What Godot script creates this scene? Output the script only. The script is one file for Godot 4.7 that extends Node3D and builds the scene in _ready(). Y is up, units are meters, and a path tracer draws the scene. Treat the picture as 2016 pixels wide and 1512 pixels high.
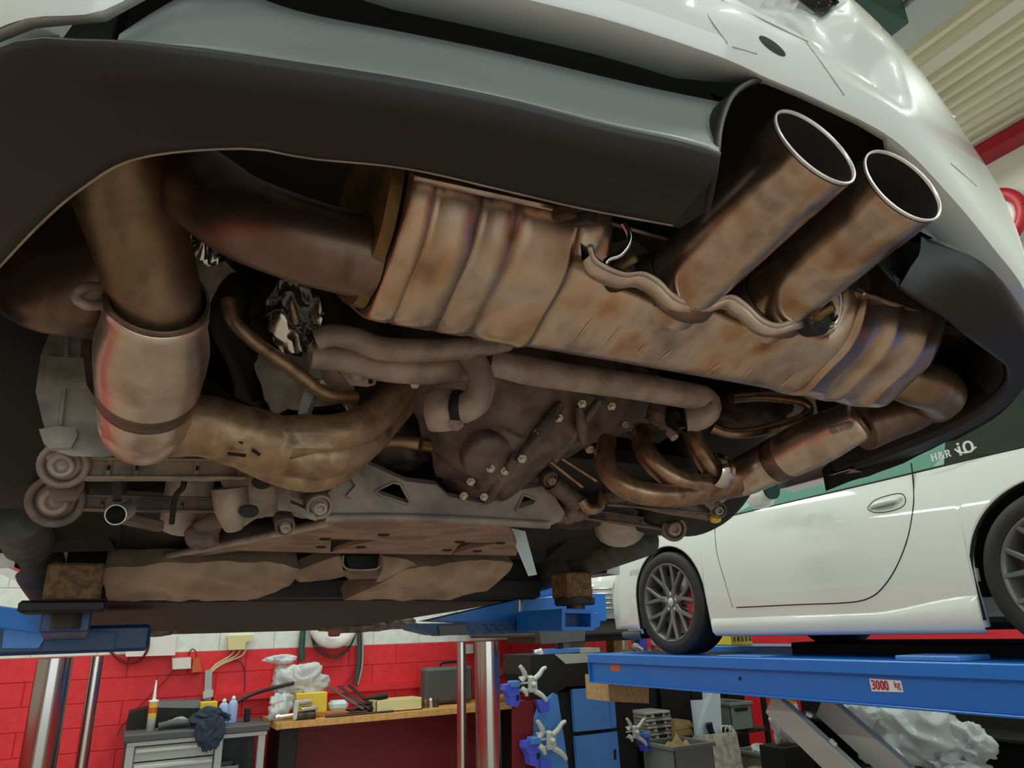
extends Node3D
# A workshop: a white sports car raised on an in-ground lift, seen from below its tail; a second car on a scissor platform behind.
# World axes: the cars point along -z, x is to their right, y is up, the floor is y = 0. The camera stands at (0, 1.6, 0).

const XC := 0.58            # centre line of the raised car
var CB := Basis()           # camera basis
var CP := Vector3(0, 1.6, 0)
var M := {}                 # materials
var taken := {}
var car: Node3D
var can := []                # rings of the muffler can
var skin := []               # rows of the white bumper skin
const LAMP := 4.4

func _ready():
	setup_camera_and_light()
	make_materials()
	build_room()
	build_main_car()
	build_lift()
	build_platform_and_car()
	build_benches()
	build_console_and_shelves()
	build_small_things()

func setup_camera_and_light():
	CB = Basis(Vector3.UP, deg_to_rad(-28.5)) * Basis(Vector3.RIGHT, deg_to_rad(19.2)) * Basis(Vector3.BACK, deg_to_rad(-1.8))
	var cam := Camera3D.new(); cam.name = "camera"
	cam.transform = Transform3D(CB, CP)
	cam.fov = rad_to_deg(2.0 * atan(756.0 / 1390.0)); cam.near = 0.02; cam.far = 100.0
	add_child(cam); cam.current = true
	var env := Environment.new()
	env.background_mode = Environment.BG_COLOR
	env.background_color = Color(0.86, 0.93, 0.95)
	env.background_energy_multiplier = 2.6
	env.tonemap_mode = Environment.TONE_MAPPER_LINEAR
	env.tonemap_exposure = 1.0
	env.sdfgi_enabled = true; env.ssao_enabled = true; env.ssil_enabled = true
	var we := WorldEnvironment.new(); we.name = "world_environment"; we.environment = env
	add_child(we)

# ---------------------------------------------------------------- pixel to place
func ray(x: float, y: float) -> Vector3:
	return CB * Vector3((x - 1008.0) / 1390.0, -(y - 756.0) / 1390.0, -1.0)
func q(x: float, y: float, w: float) -> Vector3:      # where the pixel's ray meets the cross plane z = -w
	var d := ray(x, y); return CP + d * (-w / d.z)
func qy(x: float, y: float, h: float) -> Vector3:     # ... the level y = h
	var d := ray(x, y); return CP + d * ((h - CP.y) / d.y)
func qx(x: float, y: float, a: float) -> Vector3:     # ... the long plane x = a
	var d := ray(x, y); return CP + d * ((a - CP.x) / d.x)
func mir(p: Vector3) -> Vector3:
	return Vector3(2.0 * XC - p.x, p.y, p.z)
func cw(u: float, w: float, v: float) -> Vector3:     # raised car: across, forward of the lens, above the lens
	return Vector3(XC + u, CP.y + v, -w)

# ---------------------------------------------------------------- nodes
func numbered(called: String) -> String:
	var n: int = taken.get(called, 0)
	taken[called] = n + 1
	return called if n == 0 else "%s_%03d" % [called, n]
func meta(o: Node, label: String, category := "", group := "", kind := ""):
	if label: o.set_meta("label", label)
	if category: o.set_meta("category", category)
	if group: o.set_meta("group", group)
	if kind: o.set_meta("kind", kind)
func thing(called: String, at: Vector3, label: String, category: String, group := "") -> Node3D:
	var o := Node3D.new(); o.name = numbered(called); add_child(o); o.position = at
	meta(o, label, category, group)
	return o
func holder(parent: Node3D, called: String, label := "") -> Node3D:
	var o := Node3D.new(); o.name = called; parent.add_child(o, true); meta(o, label)
	return o
# commits st (built in world coordinates) as one mesh under parent
func put(st: SurfaceTool, called: String, mat: Material, parent: Node3D = null, label := "") -> MeshInstance3D:
	st.generate_normals()
	var o := MeshInstance3D.new(); o.mesh = st.commit(); o.material_override = mat
	if parent == null:
		o.name = numbered(called); add_child(o)
	else:
		o.name = called; parent.add_child(o, true)
		var t := Transform3D()
		var n: Node = parent
		while n != self and n is Node3D:
			t = (n as Node3D).transform * t; n = n.get_parent()
		o.transform = t.affine_inverse()
	o.cast_shadow = GeometryInstance3D.SHADOW_CASTING_SETTING_ON
	meta(o, label)
	return o
func solo(st: SurfaceTool, called: String, mat: Material, label: String, category: String, group := "") -> MeshInstance3D:
	var o := put(st, called, mat); meta(o, label, category, group); return o
func struct(st: SurfaceTool, called: String, mat: Material, label := "") -> MeshInstance3D:
	var o := put(st, called, mat); meta(o, label, "", "", "structure"); return o

# ---------------------------------------------------------------- shapes
func mb() -> SurfaceTool:
	var st := SurfaceTool.new(); st.begin(Mesh.PRIMITIVE_TRIANGLES); return st
func tri(st: SurfaceTool, a: Vector3, b: Vector3, c: Vector3):
	st.add_vertex(a); st.add_vertex(b); st.add_vertex(c)
func quad(st: SurfaceTool, a: Vector3, b: Vector3, c: Vector3, d: Vector3):
	tri(st, a, b, c); tri(st, a, c, d)
func grid(st: SurfaceTool, rows: Array, closed := false, smooth := 0):
	st.set_smooth_group(smooth)
	for i in rows.size() - 1:
		var r: PackedVector3Array = rows[i]
		var s: PackedVector3Array = rows[i + 1]
		var n := r.size()
		for j in (n if closed else n - 1):
			var k := (j + 1) % n
			quad(st, r[j], r[k], s[k], s[j])
func fan(st: SurfaceTool, ring: PackedVector3Array, flip := false):
	st.set_smooth_group(-1)
	var c := Vector3.ZERO
	for p in ring: c += p
	c /= ring.size()
	for j in ring.size():
		var k := (j + 1) % ring.size()
		if flip: tri(st, c, ring[k], ring[j])
		else: tri(st, c, ring[j], ring[k])
func curve(pts: Array, n: int) -> PackedVector3Array:   # Catmull-Rom through pts, n samples evenly by length
	var fine := PackedVector3Array()
	var m := pts.size()
	for i in m - 1:
		var a: Vector3 = pts[max(i - 1, 0)]
		var b: Vector3 = pts[i]
		var c: Vector3 = pts[i + 1]
		var d: Vector3 = pts[min(i + 2, m - 1)]
		for k in 12:
			fine.append(b.cubic_interpolate(c, a, d, k / 12.0))
	fine.append(pts[m - 1])
	var acc := PackedFloat32Array([0.0])
	for i in range(1, fine.size()): acc.append(acc[i - 1] + fine[i].distance_to(fine[i - 1]))
	var out := PackedVector3Array()
	var j := 0
	for i in n:
		var t: float = acc[acc.size() - 1] * i / (n - 1)
		while j < acc.size() - 2 and acc[j + 1] < t: j += 1
		var s := (t - acc[j]) / maxf(acc[j + 1] - acc[j], 1e-6)
		out.append(fine[j].lerp(fine[j + 1], clampf(s, 0, 1)))
	return out
func radii_along(rs: Array, n: int) -> PackedFloat32Array:
	var out := PackedFloat32Array()
	for i in n:
		var t := float(i) / (n - 1) * (rs.size() - 1)
		var k := mini(int(t), rs.size() - 2) if rs.size() > 1 else 0
		out.append(rs[0] if rs.size() == 1 else lerpf(rs[k], rs[k + 1], t - k))
	return out
func tube_on(st: SurfaceTool, path: PackedVector3Array, rad: PackedFloat32Array, seg := 14, caps := true, squash := 1.0):
	var n := path.size()
	var t0 := (path[1] - path[0]).normalized()
	var up := Vector3.UP if absf(t0.y) < 0.9 else Vector3.RIGHT
	var side := t0.cross(up).normalized()
	var rows := []
	for i in n:
		var t := (path[mini(i + 1, n - 1)] - path[maxi(i - 1, 0)]).normalized()
		side = (side - t * side.dot(t)).normalized()
		var nrm := side.cross(t).normalized()
		var ring := PackedVector3Array()
		for j in seg:
			var a := TAU * j / seg
			ring.append(path[i] + (side * cos(a) + nrm * sin(a) * squash) * rad[i])
		rows.append(ring)
	grid(st, rows, true, 0)
	if caps:
		fan(st, rows[0], true); fan(st, rows[n - 1])
func tube(st: SurfaceTool, pts: Array, rs: Array, n := 0, seg := 14, caps := true):
	if n == 0: n = maxi(2, (pts.size() - 1) * 8 + 1) if pts.size() > 2 else 2
	tube_on(st, curve(pts, n), radii_along(rs, n), seg, caps)
func rod(st: SurfaceTool, a: Vector3, b: Vector3, r: float, seg := 14, r2 := -1.0):
	tube_on(st, PackedVector3Array([a, b]), PackedFloat32Array([r, r if r2 < 0 else r2]), seg)
func frame_of(axis: Vector3) -> Basis:                   # basis whose y is axis
	var y := axis.normalized()
	var h := Vector3.UP if absf(y.y) < 0.9 else Vector3.BACK
	var x := h.cross(y).normalized()
	return Basis(x, y, x.cross(y).normalized())
# profile: [[along, radius], ...] along axis from a; repeated points make a sharp edge
func lathe(st: SurfaceTool, a: Vector3, axis: Vector3, profile: Array, seg := 28, smooth := 0, oval := 1.0):
	var b := frame_of(axis)
	var rows := []
	for p in profile:
		var ring := PackedVector3Array()
		for j in seg:
			var t := TAU * j / seg
			ring.append(a + b.y * float(p[0]) + (b.x * cos(t) + b.z * sin(t) * oval) * float(p[1]))
		rows.append(ring)
	for i in rows.size() - 1:
		grid(st, [rows[i], rows[i + 1]], true, smooth + 1 + (i % 20) if smooth < 0 else smooth)
# box with chamfered edges
func box(st: SurfaceTool, t: Transform3D, s: Vector3, ch := 0.004):
	var h := s * 0.5
	ch = minf(ch, minf(h.x, minf(h.y, h.z)) * 0.9)
	st.set_smooth_group(-1)
	var P := func(sx, sy, sz, ax):
		var p := Vector3(sx * h.x, sy * h.y, sz * h.z)
		if ax != 0: p.x -= sx * ch
		if ax != 1: p.y -= sy * ch
		if ax != 2: p.z -= sz * ch
		return t * p
	for ax in 3:
		for s1 in [-1.0, 1.0]:
			var c := []
			for e in [[-1.0, -1.0], [1.0, -1.0], [1.0, 1.0], [-1.0, 1.0]]:
				var v := [0.0, 0.0, 0.0]
				v[ax] = s1; v[(ax + 1) % 3] = e[0]; v[(ax + 2) % 3] = e[1]
				c.append(P.call(v[0], v[1], v[2], ax))
			if s1 > 0: quad(st, c[0], c[3], c[2], c[1])
			else: quad(st, c[0], c[1], c[2], c[3])
	for ax in 3:
		var a1 := (ax + 1) % 3
		var a2 := (ax + 2) % 3
		for s1 in [-1.0, 1.0]:
			for s2 in [-1.0, 1.0]:
				var c := []
				for e in [[-1.0, a1], [1.0, a1], [1.0, a2], [-1.0, a2]]:
					var v := [0.0, 0.0, 0.0]
					v[ax] = e[0]; v[a1] = s1; v[a2] = s2
					c.append(P.call(v[0], v[1], v[2], e[1]))
				if s1 * s2 > 0: quad(st, c[0], c[1], c[2], c[3])
				else: quad(st, c[0], c[3], c[2], c[1])
	for sx in [-1.0, 1.0]:
		for sy in [-1.0, 1.0]:
			for sz in [-1.0, 1.0]:
				var a: Vector3 = P.call(sx, sy, sz, 0)
				var b: Vector3 = P.call(sx, sy, sz, 1)
				var c: Vector3 = P.call(sx, sy, sz, 2)
				if sx * sy * sz > 0: tri(st, a, c, b)
				else: tri(st, a, b, c)
func abox(st: SurfaceTool, lo: Vector3, hi: Vector3, ch := 0.004):
	box(st, Transform3D(Basis(), (lo + hi) * 0.5), (hi - lo).abs(), ch)
func obox(st: SurfaceTool, a: Vector3, b: Vector3, wide: float, tall: float, up := Vector3.UP, ch := 0.004):   # bar from a to b
	var z := (b - a).normalized()
	var x := up.cross(z).normalized()
	var y := z.cross(x)
	box(st, Transform3D(Basis(x, y, z), (a + b) * 0.5), Vector3(wide, tall, a.distance_to(b)), ch)
# flat polygon (3D points in one plane, or nearly), given thickness along dir; holes cut through
func slab(st: SurfaceTool, pts: Array, dir: Vector3, holes := []):
	var o: Vector3 = pts[0]
	var nrm := Vector3.ZERO
	for i in pts.size(): nrm += (pts[i] - o).cross(pts[(i + 1) % pts.size()] - o)
	nrm = nrm.normalized()
	var b := frame_of(nrm)
	var flat := func(p): var d: Vector3 = p - o; return Vector2(d.dot(b.x), d.dot(b.z))
	var outer := PackedVector2Array()
	var world := []
	for p in pts: outer.append(flat.call(p)); world.append(p)
	if Geometry2D.is_polygon_clockwise(outer): outer.reverse(); world.reverse()
	st.set_smooth_group(-1)
	for i in world.size():
		var k := (i + 1) % world.size()
		quad(st, world[i], world[k], world[k] + dir, world[i] + dir)
	for h in holes:
		var hp := PackedVector2Array()
		var hw := []
		for p in h: hp.append(flat.call(p)); hw.append(p)
		if not Geometry2D.is_polygon_clockwise(hp): hp.reverse(); hw.reverse()
		for i in hw.size():
			var k := (i + 1) % hw.size()
			quad(st, hw[i], hw[k], hw[k] + dir, hw[i] + dir)
		var bi := 0
		var bj := 0
		var best := 1e9
		for i in outer.size():
			for j in hp.size():
				if outer[i].distance_to(hp[j]) < best: best = outer[i].distance_to(hp[j]); bi = i; bj = j
		var no := PackedVector2Array()
		var nw := []
		for i in bi + 1: no.append(outer[i]); nw.append(world[i])
		for j in hp.size() + 1: no.append(hp[(bj + j) % hp.size()]); nw.append(hw[(bj + j) % hp.size()])
		for i in range(bi, outer.size()): no.append(outer[i]); nw.append(world[i])
		outer = no; world = nw
	var idx := Geometry2D.triangulate_polygon(outer)
	st.set_smooth_group(-1)
	for i in range(0, idx.size(), 3):
		var a: Vector3 = world[idx[i]]
		var c: Vector3 = world[idx[i + 1]]
		var d: Vector3 = world[idx[i + 2]]
		tri(st, a, c, d); tri(st, a + dir, d + dir, c + dir)
func oct(c: Vector3, ax: Vector3, ay: Vector3, n := 12, from := 0.0) -> Array:
	var out := []
	for i in n: out.append(c + ax * cos(from + TAU * i / n) + ay * sin(from + TAU * i / n))
	return out
func bolt(st: SurfaceTool, at: Vector3, dir: Vector3, r := 0.007, h := 0.008):
	lathe(st, at - dir.normalized() * 0.004, dir, [[0, r * 1.6], [0.005, r * 1.6], [0.005, r], [h, r], [h + 0.001, r * 0.8], [h + 0.001, 0.0005]], 6, -1)
# crumpled film or cloth: a closed skin with broad dents and sharp creases
func crumple(st: SurfaceTool, c: Vector3, size: Vector3, seed_: int, amount := 0.3, freq := 1.0, ns := 64, nt := 40, low := -0.9):
	var n1 := FastNoiseLite.new(); n1.seed = seed_; n1.frequency = freq * 0.55; n1.fractal_type = FastNoiseLite.FRACTAL_NONE
	var n2 := FastNoiseLite.new(); n2.seed = seed_ + 7; n2.frequency = freq * 1.15; n2.fractal_type = FastNoiseLite.FRACTAL_NONE
	var n3 := FastNoiseLite.new(); n3.seed = seed_ + 9; n3.frequency = freq * 2.6; n3.fractal_type = FastNoiseLite.FRACTAL_NONE
	var rows := []
	for i in nt + 1:
		var lat := lerpf(-PI / 2, PI / 2, float(i) / nt)
		var ring := PackedVector3Array()
		for j in ns:
			var lon := TAU * j / ns
			var d := Vector3(cos(lat) * cos(lon), sin(lat), cos(lat) * sin(lon))
			var k := 1.0 + amount * (0.9 * n1.get_noise_3dv(d) - 0.9 * absf(n2.get_noise_3dv(d)) - 0.22 * absf(n3.get_noise_3dv(d)) + 0.22)
			var p := d * k
			p.y = maxf(p.y, low)
			ring.append(c + p * size)
		rows.append(ring)
	grid(st, rows, true, 0)
func text(called: String, s: String, parent: Node3D, t: Transform3D, height: float, mat: Material, bold := true, depth := 0.0012) -> MeshInstance3D:
	var tm := TextMesh.new(); tm.text = s
	var f := SystemFont.new(); f.font_names = PackedStringArray(["Droid Sans"]); f.font_weight = 700 if bold else 400
	tm.font = f; tm.font_size = 48; tm.pixel_size = height / 35.0; tm.depth = depth
	var o := MeshInstance3D.new(); o.mesh = tm; o.material_override = mat; o.name = called
	parent.add_child(o, true)
	o.transform = parent.transform.affine_inverse() * t
	return o

# ---------------------------------------------------------------- materials
func noise_tex(seed_: int, freq: float, stops: Array, size := 256, kind := FastNoiseLite.TYPE_SIMPLEX_SMOOTH, oct_ := 4) -> ImageTexture:
	var nz := FastNoiseLite.new(); nz.seed = seed_; nz.frequency = freq; nz.noise_type = kind; nz.fractal_octaves = oct_
	var src := nz.get_seamless_image(size, size)
	var g := Gradient.new()
	g.offsets = PackedFloat32Array(stops.map(func(s): return s[0])); g.colors = PackedColorArray(stops.map(func(s): return s[1]))
	var img := Image.create(size, size, false, Image.FORMAT_RGB8)
	for y in size:
		for x in size:
			img.set_pixel(x, y, g.sample(src.get_pixel(x, y).r))
	return ImageTexture.create_from_image(img)
func mat(col: Color, rough := 0.5, metal := 0.0) -> StandardMaterial3D:
	var m := StandardMaterial3D.new(); m.albedo_color = col; m.roughness = rough; m.metallic = metal
	return m
func tex(m: StandardMaterial3D, t: Texture2D, scale: float) -> StandardMaterial3D:
	m.albedo_color = Color.WHITE; m.albedo_texture = t
	m.uv1_triplanar = true; m.uv1_world_triplanar = true; m.uv1_scale = Vector3.ONE * scale
	return m
func relief(m: StandardMaterial3D, t: Texture2D, cm: float, scale := 0.0) -> StandardMaterial3D:
	m.heightmap_enabled = true; m.heightmap_texture = t; m.heightmap_scale = cm
	if scale > 0.0:
		m.uv1_triplanar = true; m.uv1_world_triplanar = true; m.uv1_scale = Vector3.ONE * scale
	return m
func coat(m: StandardMaterial3D, c := 1.0, r := 0.05) -> StandardMaterial3D:
	m.clearcoat_enabled = true; m.clearcoat = c; m.clearcoat_roughness = r; return m

func make_materials():
	var C := func(r, g, b): return Color(r / 255.0, g / 255.0, b / 255.0)
	var bumps := noise_tex(3, 0.02, [[0, Color.BLACK], [1, Color.WHITE]])
	var fine := noise_tex(4, 0.08, [[0, Color.BLACK], [1, Color.WHITE]])
	# paint and plastic
	M.white = coat(mat(C.call(226, 231, 228), 0.35), 1.0, 0.04)
	M.lip = mat(C.call(26, 24, 24), 0.45)
	M.insert = mat(C.call(122, 127, 127), 0.34)
	M.black = mat(C.call(14, 13, 13), 0.6)
	M.liner = relief(tex(mat(Color.WHITE, 0.75), noise_tex(8, 0.03, [[0.3, C.call(15, 14, 14)], [0.75, C.call(32, 29, 28)]]), 2.0), bumps, 0.3)
	M.sill_plastic = relief(tex(mat(Color.WHITE, 0.6), noise_tex(9, 0.03, [[0.3, C.call(58, 60, 54)], [0.75, C.call(86, 88, 80)]]), 2.0), bumps, 0.1)
	M.polished = mat(C.call(210, 212, 210), 0.12, 1.0)
	M.rubber = mat(C.call(30, 30, 30), 0.65)
	M.gap = mat(C.call(20, 20, 22), 0.8)
	# heat-stained exhaust steel
	M.muffler = tex(mat(Color.WHITE, 0.27, 0.9), noise_tex(11, 0.014, [[0.12, C.call(120, 116, 118)], [0.3, C.call(170, 152, 140)], [0.48, C.call(208, 190, 176)], [0.62, C.call(216, 194, 172)], [0.8, C.call(196, 156, 118)], [0.92, C.call(150, 116, 92)]]), 2.2)
	M.tip = tex(mat(Color.WHITE, 0.26, 0.95), noise_tex(12, 0.018, [[0.15, C.call(168, 150, 140)], [0.4, C.call(214, 196, 180)], [0.6, C.call(206, 178, 154)], [0.85, C.call(180, 138, 108)]]), 3.0)
	M.tip_end = mat(C.call(224, 224, 220), 0.3, 0.6)
	M.soot = mat(C.call(40, 34, 33), 0.8)
	M.pipe_dark = tex(mat(Color.WHITE, 0.36, 0.8), noise_tex(13, 0.014, [[0.2, C.call(91, 77, 70)], [0.5, C.call(134, 111, 98)], [0.8, C.call(112, 88, 74)]]), 3.0)
	M.pipe_olive = tex(mat(Color.WHITE, 0.4, 0.75), noise_tex(14, 0.014, [[0.2, C.call(102, 89, 72)], [0.5, C.call(151, 129, 100)], [0.8, C.call(133, 103, 78)]]), 3.0)
	M.cat_steel = tex(mat(Color.WHITE, 0.31, 0.95), noise_tex(15, 0.012, [[0.15, C.call(209, 192, 178)], [0.5, C.call(229, 213, 198)], [0.85, C.call(182, 157, 139)]]), 3.0)
	M.header = relief(tex(mat(Color.WHITE, 0.45, 0.7), noise_tex(16, 0.018, [[0.2, C.call(126, 103, 81)], [0.5, C.call(187, 158, 128)], [0.8, C.call(157, 126, 99)]]), 3.0), fine, 0.04)
	M.header_dark = tex(mat(Color.WHITE, 0.34, 0.8), noise_tex(17, 0.018, [[0.2, C.call(116, 90, 71)], [0.5, C.call(175, 143, 117)], [0.8, C.call(137, 107, 86)]]), 3.0)
	M.flange = tex(mat(Color.WHITE, 0.5, 0.5), noise_tex(18, 0.02, [[0.2, C.call(88, 68, 40)], [0.6, C.call(132, 102, 58)]]), 4.0)
	# castings and chassis
	M.cast_pipe = relief(tex(mat(Color.WHITE, 0.55, 0.25), noise_tex(21, 0.02, [[0.2, C.call(151, 136, 128)], [0.7, C.call(191, 173, 162)]]), 3.0), fine, 0.03)
	M.cast_brown = relief(tex(mat(Color.WHITE, 0.6, 0.3), noise_tex(22, 0.015, [[0.2, C.call(78, 69, 65)], [0.5, C.call(122, 107, 99)], [0.8, C.call(139, 118, 103)]]), 3.0), bumps, 0.12)
	M.cast_dark = relief(tex(mat(Color.WHITE, 0.6, 0.3), noise_tex(23, 0.015, [[0.2, C.call(44, 38, 36)], [0.7, C.call(84, 72, 64)]]), 3.0), bumps, 0.12)
	M.alu = relief(tex(mat(Color.WHITE, 0.55, 0.35), noise_tex(24, 0.015, [[0.2, C.call(140, 133, 124)], [0.7, C.call(188, 181, 170)]]), 2.5), fine, 0.03)
	M.alu_brown = relief(tex(mat(Color.WHITE, 0.55, 0.35), noise_tex(25, 0.015, [[0.2, C.call(130, 117, 106)], [0.7, C.call(179, 163, 146)]]), 2.5), fine, 0.03)
	M.subframe = relief(tex(mat(Color.WHITE, 0.6, 0.3), noise_tex(26, 0.012, [[0.2, C.call(123, 112, 104)], [0.7, C.call(165, 150, 136)]]), 2.0), fine, 0.03)
	M.foil = mat(C.call(216, 218, 214), 0.16, 1.0)
	M.bolt_m = mat(C.call(206, 196, 180), 0.35, 0.8)
	M.undertray = tex(mat(Color.WHITE, 0.7), noise_tex(27, 0.012, [[0.25, C.call(133, 109, 95)], [0.6, C.call(167, 137, 119)], [0.85, C.call(125, 103, 87)]]), 1.2)
	M.tray_dust = relief(tex(mat(Color.WHITE, 0.8), noise_tex(28, 0.01, [[0.2, C.call(127, 105, 88)], [0.5, C.call(180, 156, 131)], [0.8, C.call(156, 129, 105)]]), 1.2), bumps, 0.25)
	M.underbody_black = tex(mat(Color.WHITE, 0.7), noise_tex(29, 0.012, [[0.3, C.call(20, 16, 16)], [0.8, C.call(36, 29, 28)]]), 1.5)
	# lift and workshop
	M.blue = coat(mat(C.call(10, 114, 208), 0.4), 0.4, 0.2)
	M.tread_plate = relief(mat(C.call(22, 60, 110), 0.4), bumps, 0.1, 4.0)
	M.chrome = mat(C.call(216, 214, 212), 0.12, 1.0)
	M.piston = mat(C.call(172, 162, 156), 0.14, 1.0)
	M.wood_block = relief(tex(mat(Color.WHITE, 0.8), noise_tex(31, 0.03, [[0.2, C.call(82, 62, 38)], [0.7, C.call(124, 96, 60)]]), 5.0), fine, 0.1)
	M.red_block = relief(tex(mat(Color.WHITE, 0.55), noise_tex(32, 0.02, [[0.2, C.call(226, 42, 52)], [0.8, C.call(236, 52, 62)]]), 1.5), fine, 0.02)
	M.white_block = relief(tex(mat(Color.WHITE, 0.6), noise_tex(33, 0.02, [[0.2, C.call(228, 232, 228)], [0.8, C.call(240, 243, 239)]]), 1.5), fine, 0.02)
	M.mortar = mat(C.call(204, 40, 48), 0.8)
	M.mortar_white = mat(C.call(196, 200, 196), 0.8)
	M.wall_white = mat(C.call(222, 222, 214), 0.7)
	M.wall_red = mat(C.call(228, 44, 54), 0.6)
	M.roof_sheet = mat(C.call(226, 222, 196), 0.55)
	M.beam_white = mat(C.call(226, 222, 204), 0.6)
	M.beam_red = mat(C.call(170, 28, 40), 0.5)
	M.floor = tex(mat(Color.WHITE, 0.45), noise_tex(34, 0.01, [[0.2, C.call(160, 140, 128)], [0.8, C.call(180, 158, 144)]]), 0.6)
	M.yard = mat(C.call(168, 164, 156), 0.8)
	M.bench_wood = tex(mat(Color.WHITE, 0.5), noise_tex(35, 0.02, [[0.2, C.call(206, 150, 84)], [0.8, C.call(222, 170, 104)]]), 3.0)
	M.grey_metal = mat(C.call(178, 182, 180), 0.45, 0.2)
	M.grey_dark = mat(C.call(84, 84, 86), 0.55)
	M.red_panel = mat(C.call(120, 20, 26), 0.5)
	M.cardboard = tex(mat(Color.WHITE, 0.8), noise_tex(36, 0.03, [[0.2, C.call(176, 140, 96)], [0.8, C.call(198, 164, 118)]]), 3.0)
	M.yellow = mat(C.call(232, 200, 60), 0.55)
	M.cream = mat(C.call(224, 214, 160), 0.55)
	M.panel_blue = mat(C.call(74, 132, 204), 0.45)
	M.sensor_blue = mat(C.call(74, 92, 214), 0.4)
	M.pale_metal = mat(C.call(202, 208, 200), 0.45, 0.2)
	M.crate = mat(C.call(120, 124, 120), 0.6)
	M.case_grey = mat(C.call(176, 176, 168), 0.6)
	M.pale_panel = mat(C.call(196, 212, 220), 0.5)
	M.cloth = mat(C.call(48, 58, 76), 0.9)
	M.bag = mat(Color(0.93, 0.95, 0.95, 0.55), 0.25)
	M.bag.transparency = BaseMaterial3D.TRANSPARENCY_ALPHA
	M.bag_milky = mat(Color(0.86, 0.89, 0.9, 0.72), 0.22)
	M.bag_milky.transparency = BaseMaterial3D.TRANSPARENCY_ALPHA
	M.bag_milky.backlight_enabled = true; M.bag_milky.backlight = Color(0.5, 0.5, 0.5)
	M.glass_green = mat(Color(0.55, 0.82, 0.75, 0.5), 0.05)
	M.glass_green.transparency = BaseMaterial3D.TRANSPARENCY_ALPHA
	M.glass_dark = mat(C.call(40, 52, 48), 0.06)
	M.rim_grey = mat(C.call(112, 112, 110), 0.42, 0.5)
	M.rim_light = mat(C.call(200, 204, 202), 0.35, 0.5)
	M.brake_red = mat(C.call(186, 32, 38), 0.4)
	M.disc = mat(C.call(160, 162, 162), 0.35, 0.8)
	M.sill_grey = mat(C.call(180, 186, 190), 0.35)
	M.sticker_white = mat(C.call(236, 232, 232), 0.5)
	M.sticker_red = mat(C.call(178, 24, 40), 0.5)
	M.hose_green = mat(C.call(48, 84, 74), 0.5)
	M.cable = mat(C.call(50, 44, 46), 0.5)
	M.cable_cream = mat(C.call(222, 206, 166), 0.5)
	M.orange = mat(C.call(210, 96, 50), 0.5)
	M.bottle = mat(C.call(170, 190, 232), 0.25)
	M.translucent = mat(C.call(228, 226, 220), 0.4)
	M.lens = mat(Color(0.8, 0.84, 0.86, 0.35), 0.05)
	M.lens.transparency = BaseMaterial3D.TRANSPARENCY_ALPHA
	M.tubeglow = mat(C.call(250, 252, 248), 0.5)
	M.tubeglow.emission_enabled = true; M.tubeglow.emission = Color(0.98, 1.0, 0.97); M.tubeglow.emission_energy_multiplier = 8.0

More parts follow.
